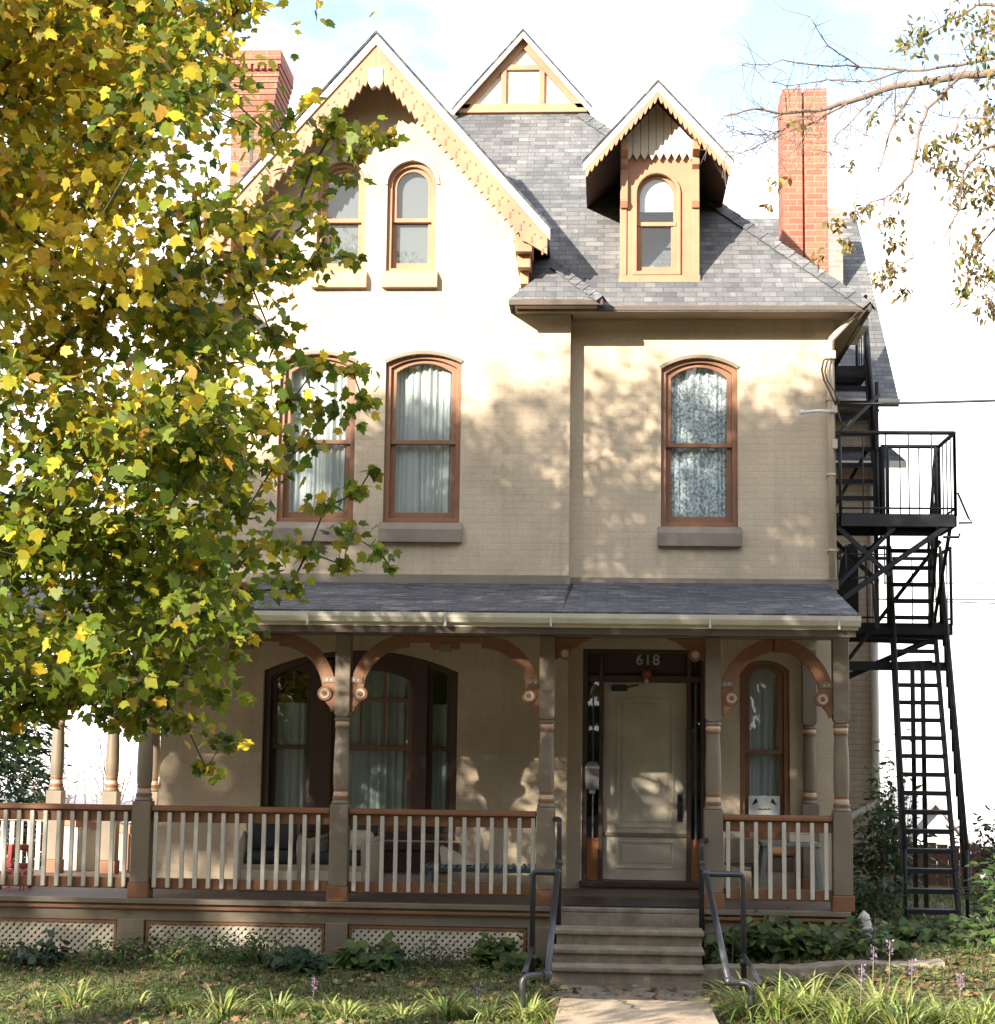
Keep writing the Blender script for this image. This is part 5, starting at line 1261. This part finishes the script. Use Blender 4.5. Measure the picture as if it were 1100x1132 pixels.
# --- low leafy plants and shrubs
GRN = [(.07, .115, .03), (.10, .15, .04), (.14, .18, .05), (.045, .08, .025)]
def leafy(name, label, x, y, r, h, n, size, tmpl=BROAD, cols=GRN, group=None, cat='plant', flowers=0, stems=10, z0=None):
    zb = gz(x, y) if z0 is None else z0
    t = thing(name, label, cat, (x, y, zb), group)
    m = MB()
    ends = []
    for k in range(stems):
        a = rr.uniform(0, 2*PI); q = r*math.sqrt(rr.random()); e = Vector((x+q*math.cos(a), y+q*math.sin(a), zb+h*rr.uniform(.45, 1)*(1-.35*(q/r)**2)))
        b = Vector((x+.3*q*math.cos(a), y+.3*q*math.sin(a), zb-.03)); m.tube([b, b.lerp(e, .5)+Vector((0, 0, .1*h)), e], [.006+.004*h, .005, .003], 4, cap=False); ends.append((b, e))
    m.build('stems', 'twig', t, fix=False)
    P = []
    for k in range(n):
        b, e = rr.choice(ends); u = rr.uniform(.15, 1.05)**.7; p = b.lerp(e, u); P.append(np.array(p)+rng.normal(0, 1, 3)*np.array([r, r, h*.7])*.14)
    P = np.array(P); P[:, 2] = np.maximum(P[:, 2], zb+.01)
    out = P-np.array([x, y, zb+h*.3]); out[:, 2] *= .3
    leaf_mesh('foliage', 'smallleaf', P, rng.uniform(size*.65, size*1.3, n), rnd(n)*.55+np.array([0, -.25, .8]), out/r+rnd(n)*.6, pick(cols, [3, 3, 2, 2], n, .22), tmpl, .2, t, curl=.25)
    if flowers:
        i = rng.choice(n, flowers); Pf = np.repeat(P[i]+np.array([0, -.04, .05]), 6, 0); kf = len(Pf)
        leaf_mesh('blossom', 'smallleaf', Pf, np.full(kf, .035), rnd(kf)*.5+np.array([0, -.6, .6]), rnd(kf), pick([(.75, .75, .7)], [1], kf, .05), OVATE, .1, t)
    return t
GP = 'low leafy plants along the porch lattice'
for k, (x, y, r, h, n, s, lab) in enumerate([
    (-5.35, -2.75, .30, .26, 130, .07, 'small low leafy plant below the far left lattice'), (-4.95, -2.85, .26, .34, 120, .10, 'bluish broad leafed plant at the far left bed'), (-4.35, -2.7, .34, .30, 170, .07, 'leafy clump at the foot of the left porch pier'),
    (-3.95, -2.8, .42, .36, 260, .07, 'wide green clump just right of the left porch pier'), (-3.45, -2.75, .36, .30, 210, .07, 'green clump below the left end of the second lattice'), (-3.02, -2.7, .26, .34, 130, .06, 'upright thin plant before the middle of the second lattice'),
    (-2.72, -2.95, .30, .24, 120, .12, 'bluish hosta like plant left of the second post'), (-2.05, -2.7, .34, .30, 140, .15, 'large leafed plant below the third lattice'), (-1.55, -2.7, .34, .34, 190, .045, 'greyish fine leafed plant at the middle of the third lattice'),
    (-.95, -2.65, .30, .34, 130, .14, 'bright leafed plant near the left handrail')]):
    leafy('leafy_plant', lab, x, y, r, h*.8, int(n*1.7), s*.78, BROAD if s > .08 else OVATE, [(.05, .09, .05), (.06, .10, .06), (.09, .13, .07), (.04, .07, .05)] if 'bluish' in lab or 'grey' in lab else GRN, GP)
for x, y, r, h, n, s, lab in [(1.12, -2.62, .24, .42, 170, .10, 'leafy plant beside the right of the steps'), (1.45, -2.6, .30, .46, 230, .11, 'taller leafy plant in the bed right of the steps'), (1.85, -2.65, .32, .30, 200, .07, 'low green plant before the small right lattice'), (2.3, -2.7, .30, .34, 190, .08, 'green plant at the right porch corner')]:
    leafy('leafy_plant', lab, x, y, r, h, n, s, BROAD, GRN, 'leafy plants in the bed right of the steps')
DK = [(.035, .07, .02), (.05, .09, .025), (.07, .115, .03), (.025, .045, .018)]
leafy('shrub', 'dark tall shrub behind the fire escape stair beside the rear wing', 3.20, 2.3, .5, 1.5, 1300, .09, OVATE, DK, cat='shrub', stems=34)
leafy('shrub', 'dark leafy shrub between the porch corner and the stair foot', 2.72, -.2, .32, .62, 520, .08, OVATE, DK, cat='shrub', stems=22)
leafy('shrub', 'small thin sapling rising beside the rear wing', 3.45, 3.0, .30, 2.3, 200, .09, OVATE, GRN, cat='shrub', stems=12)
leafy('flowering_shrub', 'green shrub with small white flowers right of the fire escape foot', 3.95, -1.0, .46, .95, 900, .085, OVATE, [(.06, .11, .03), (.09, .14, .04), (.12, .17, .05), (.04, .08, .02)], cat='shrub', flowers=16, stems=26)
leafy('shrub', 'dark wide shrub at the right edge of the bed', 4.15, -1.5, .60, .55, 1100, .09, BROAD, DK, cat='shrub', stems=26)
leafy('shrub', 'low broad leafed plant before the stair foot', 3.0, -1.7, .36, .26, 300, .09, BROAD, GRN, cat='shrub', stems=16)
leafy('shrub', 'low fern green clump at the right bed edge', 3.55, -2.2, .46, .30, 420, .09, OVATE, GRN, cat='shrub', stems=18)
leafy('shrub', 'dark reddish brown shrub by the board fence', 4.5, 3.6, .5, 1.25, 500, .09, OVATE, [(.05, .035, .018), (.03, .045, .015), (.07, .05, .02), (.02, .03, .012)], cat='shrub', stems=18)

# --- strap leafed clumps along the front edge
def ribbons(name, mat, bases, dirs, lens, wid, cols, parent=None, seg=5, arch_=1.0):
    V, F, C = [], [], []
    off = OFF.get(parent, Vector((0, 0, 0)))
    for b, d, L_, w_, c in zip(bases, dirs, lens, wid, cols):
        b = Vector(b); d = Vector(d).normalized(); up = Vector((0, 0, 1)); sd = d.cross(up).normalized(); i0 = len(V)
        lean = rr.uniform(.5, 1.0)*arch_
        for k in range(seg+1):
            t = k/seg; p = b+d*(L_*.62*lean*t*t**.2)+up*(L_*(t-.62*lean*t*t)); ww = w_*(1-t**2.2)*(.75+.5*min(1, t*3)*.5)+.0006
            for s in (-1, 1): V.append(tuple(p+sd*(s*ww/2)-off)); C.append((*c, 1))
        for k in range(seg): a = i0+2*k; F.append((a, a+1, a+3, a+2))
    me = bpy.data.meshes.new(name); me.from_pydata(V, [], F); me.materials.append(MAT[mat])
    at__ = me.color_attributes.new('Col', 'FLOAT_COLOR', 'POINT'); at__.data.foreach_set('color', np.array(C, np.float32).ravel())
    for p in me.polygons: p.use_smooth = True
    o = bpy.data.objects.new(name, me); COL.objects.link(o)
    if parent: o.parent = parent
    OFF[o] = off; return o
STRAP = [(.22, .265, .06), (.32, .36, .10), (.46, .47, .21), (.15, .20, .05)]
def strap_clump(x, y, n, L_, label, flowers=0, group='strap leafed clumps along the front edge of the lawn'):
    zb = gz(x, y); t = thing('strap_leaf_plant', label, 'plant', (x, y, zb), group)
    n = int(n*rr.uniform(1.5, 2.8)); L_ = L_*(rr.uniform(1.3, 1.8) if x > 0 else rr.uniform(.75, 1.3)); x += rr.uniform(-.09, .09); y += rr.uniform(-.12, .12)
    a = rng.uniform(0, 2*PI, n); q = rng.uniform(0, .13, n)
    ribbons('leaves', 'blade', np.stack([x+q*np.cos(a), y+q*np.sin(a), np.full(n, zb-.01)], 1), np.stack([np.cos(a), np.sin(a), 0*a], 1), rng.uniform(.55, 1.1, n)*L_, rng.uniform(.012, .022, n), pick(STRAP, [3, 3, 2, 2], n, .2), t, 7, 1.45)
    for f in range(flowers):
        fx = x+rr.uniform(-.12, .12); fy = y+rr.uniform(-.1, .1); fh = L_*rr.uniform(.7, .95)
        MB().tube([(fx, fy, zb), (fx+.02, fy, zb+fh)], .004, 5).build('flower_stalk', 'twig', t, fix=False)
        k = 34; hz = rng.uniform(-.11, .0, k); aa = rng.uniform(0, 2*PI, k)
        leaf_mesh('flower_spike', 'smallleaf', np.stack([fx+.02+.014*np.cos(aa), fy+.014*np.sin(aa), zb+fh+hz], 1), np.full(k, .022), rnd(k), np.stack([np.cos(aa), np.sin(aa), .3+0*aa], 1), pick([(.30, .20, .36), (.42, .32, .46), (.2, .13, .26)], [2, 1, 1], k, .1), OVATE, .1, t)
CLp = [(-4.75, -5.05, 26, .26, 0), (-4.3, -5.15, 20, .22, 0), (-3.95, -5.2, 26, .34, 0), (-3.55, -5.2, 20, .24, 0), (-3.2, -5.25, 36, .34, 0), (-2.85, -5.2, 34, .36, 0), (-2.5, -5.25, 38, .34, 0), (-2.15, -5.15, 34, .36, 1), (-1.85, -5.25, 36, .34, 0), (-1.5, -5.2, 26, .30, 0), (-1.15, -5.2, 38, .36, 0), (-.85, -5.15, 40, .36, 1), (-.55, -5.1, 44, .40, 0), (-.32, -5.2, 30, .32, 0),
 (.98, -5.05, 34, .34, 0), (1.2, -4.75, 44, .40, 0), (1.38, -5.1, 46, .42, 0), (1.62, -4.7, 46, .44, 0), (1.75, -5.2, 46, .42, 1), (2.0, -4.85, 50, .44, 2), (2.2, -5.2, 44, .40, 1), (2.45, -4.95, 40, .38, 1), (2.7, -5.25, 34, .34, 0), (2.95, -5.1, 34, .34, 0), (3.2, -5.3, 30, .3, 0)]
wh = ['leftmost strap leafed clump at the lawn edge', 'second strap leafed clump from the left picture edge', 'tall pale arching strap clump at the left', 'short strap clump below the left porch pier', 'strap clump below the second lattice panel', 'strap clump with pale tips, left of the second post', 'yellow green strap clump below the second post', 'strap clump with a single lilac spike left of the walk', 'strap clump below the slatted bench', 'sparse strap clump below the third lattice', 'full strap clump two steps left of the handrail', 'strap clump with a lilac spike near the left handrail', 'dense bright strap clump at the left handrail foot', 'strap clump on the left edge of the walkway',
 'strap clump at the right handrail foot', 'bright clump behind the right handrail foot', 'yellow green clump just right of the right handrail', 'tall clump with bent tips below the kerb wall', 'clump with one lilac spike right of the handrail', 'largest strap clump with two lilac spikes at the right', 'front strap clump with a lilac spike at the right', 'strap clump with a lilac spike below the dry leaves', 'strap clump near the right lawn corner', 'strap clump second from the right edge', 'rightmost strap clump at the lawn corner']
for (x, y, n, L_, f), lab in zip(CLp, wh): strap_clump(x, y, n, L_, lab, f)

# --- grass and fallen leaves
def field(n, x0, x1, y0, y1, keep):
    out = []
    while len(out) < n:
        x = rr.uniform(x0, x1); y = rr.uniform(y0, y1)
        if -.42 < x < .86 and y < -2.3: continue
        if y > -3.1 and x > .8 and y < -2.9: continue
        if rr.random() < keep(x, y): out.append((x, y, gz(x, y)))
    return np.array(out)
pn = lambda x, y: .5+.5*math.sin(x*2.3+1.2*math.sin(y*3.1))*math.sin(y*4.3+x*.8)
G = np.concatenate([field(52000, -6.5, 5.2, -6.2, -2.32, lambda x, y: .3+.7*pn(x, y)+(.3 if x > 1.5 and y < -4 else 0)), field(26000, 1.0, 6.0, -2.9, 3.6, lambda x, y: .4+.6*pn(x, y))])
n = len(G); a = rng.uniform(0, 2*PI, n)
o = ribbons('grass', 'blade', G-np.array([0, 0, .006]), np.stack([np.cos(a), np.sin(a), 0*a], 1), rng.uniform(.035, .10, n), rng.uniform(.005, .010, n), pick([(.09, .13, .03), (.15, .18, .05), (.06, .095, .025), (.27, .25, .11)], [3, 2.4, 2.4, 1.6], n, .22), None, 2, .9)
setp(o, 'short patchy lawn grass between the front edge and the porch bed', 'grass', kind='stuff')
Fz = field(3600, -6.5, 5.0, -6.0, -2.4, lambda x, y: .35+.65*(1-pn(x+1, y*1.2)))
extra = np.array([(x, y, gz(x, y)) for x, y in zip(rng.uniform(-.42, .86, 130), rng.uniform(-4.6, -3.5, 130))]+[(x, y, gz(x, y)) for x, y in zip(rng.normal(2.4, .8, 700), rng.normal(-3.7, .35, 700))])
extra[:130, 2] += .022
Fz = np.concatenate([Fz, extra]); n = len(Fz)
o = leaf_mesh('fallen_leaves', 'litter', Fz+np.array([0, 0, .012])+np.stack([0*a[:n] if n <= len(a) else np.zeros(n), np.zeros(n), rng.uniform(0, .02, n)], 1), rng.uniform(.035, .08, n), rnd(n)*.42+np.array([0, -.1, 1]), rnd(n)*np.array([1, 1, .2]), pick([(.19, .12, .06), (.26, .17, .085), (.12, .075, .04), (.34, .27, .13), (.22, .11, .055)], [3, 3, 3, 1, 1], n, .22), MAPLE, .25, None, curl=.3)
setp(o, 'dry brown fallen leaves scattered over the lawn and path', 'fallen leaves', kind='stuff')

W_ = field(5200, -6.5, 5.2, -6.2, -2.35, lambda x, y: .15+.85*pn(x*.8+2, y*1.4)); k = rng.integers(0, len(W_), 3)
n = len(W_)*3; Wp = np.repeat(W_, 3, 0)+np.concatenate([rng.normal(0, .035, (n, 2)), rng.uniform(.01, .06, (n, 1))], 1)
o = leaf_mesh('lawn_weeds', 'smallleaf', Wp, rng.uniform(.02, .055, n), rnd(n)*.5+np.array([0, -.2, .8]), rnd(n)+np.array([0, 0, .3]), pick([(.09, .14, .035), (.13, .18, .045), (.06, .10, .03), (.2, .2, .06)], [3, 3, 2, 1], n, .22), OVATE, .2, None, curl=.25)
setp(o, 'small leafy weeds mixed through the lawn grass', 'weeds', kind='stuff')

# ------------------------------------------------------------------ sky, sun, exposure
world = bpy.data.worlds.new('World'); scene.world = world; world.use_nodes = True
nt = world.node_tree; bg = nt.nodes['Background']; out = nt.nodes['World Output']
EL = math.atan2(.453, math.hypot(.68, 1)); AZ = math.atan2(-.68, -1.0)
sky = nt.nodes.new('ShaderNodeTexSky'); sky.sky_type = 'NISHITA'; sky.sun_disc = False; sky.sun_elevation = EL; sky.sun_rotation = AZ; sky.air_density = 1.0; sky.dust_density = .6
L(nt, sky.outputs[0], bg.inputs[0]); bg.inputs[1].default_value = .14
bg2 = nt.nodes.new('ShaderNodeBackground'); bg2.inputs[0].default_value = (1, .965, .915, 1); bg2.inputs[1].default_value = .78
tc = nt.nodes.new('ShaderNodeTexCoord'); mp = nt.nodes.new('ShaderNodeMapping'); mp.inputs['Scale'].default_value = (1, 1, 2.0); mp.inputs['Location'].default_value = (.35, .1, .2)
L(nt, tc.outputs['Generated'], mp.inputs[0])
nz = nt.nodes.new('ShaderNodeTexNoise'); nz.inputs['Scale'].default_value = 4.2; nz.inputs['Detail'].default_value = 7; nz.inputs['Roughness'].default_value = .55; L(nt, mp.outputs[0], nz.inputs['Vector'])
sp = nt.nodes.new('ShaderNodeSeparateXYZ'); L(nt, tc.outputs['Generated'], sp.inputs[0])
# thick white cloud low down, broken higher up
el = nt.nodes.new('ShaderNodeMapRange'); el.inputs['From Min'].default_value = .20; el.inputs['From Max'].default_value = .36; el.inputs['To Min'].default_value = .40; el.inputs['To Max'].default_value = .0; L(nt, sp.outputs[2], el.inputs['Value'])
ad = nt.nodes.new('ShaderNodeMath'); ad.operation = 'ADD'; L(nt, nz.outputs[0], ad.inputs[0]); L(nt, el.outputs[0], ad.inputs[1])
rp = nt.nodes.new('ShaderNodeValToRGB'); rp.color_ramp.elements[0].position = .38; rp.color_ramp.elements[1].position = .70; L(nt, ad.outputs[0], rp.inputs[0])
mx = nt.nodes.new('ShaderNodeMixShader'); L(nt, rp.outputs[0], mx.inputs[0]); L(nt, bg.outputs[0], mx.inputs[1]); L(nt, bg2.outputs[0], mx.inputs[2]); L(nt, mx.outputs[0], out.inputs[0])
sl = bpy.data.lights.new('sun', 'SUN'); sl.energy = 4.1; sl.angle = R(.55); sl.color = (1, .915, .79)
so = bpy.data.objects.new('sun', sl); COL.objects.link(so); so.location = (-14, -20, 15)
so.rotation_euler = Vector((.68, 1.0, -.453)).to_track_quat('-Z', 'Y').to_euler()
scene.view_settings.view_transform = 'Standard'; scene.view_settings.look = 'None'; scene.view_settings.gamma = 1; scene.view_settings.exposure = 1.82
scene.render.engine = 'CYCLES'; scene.cycles.max_bounces = 8; scene.cycles.transparent_max_bounces = 16
scene.cycles.use_denoising = True
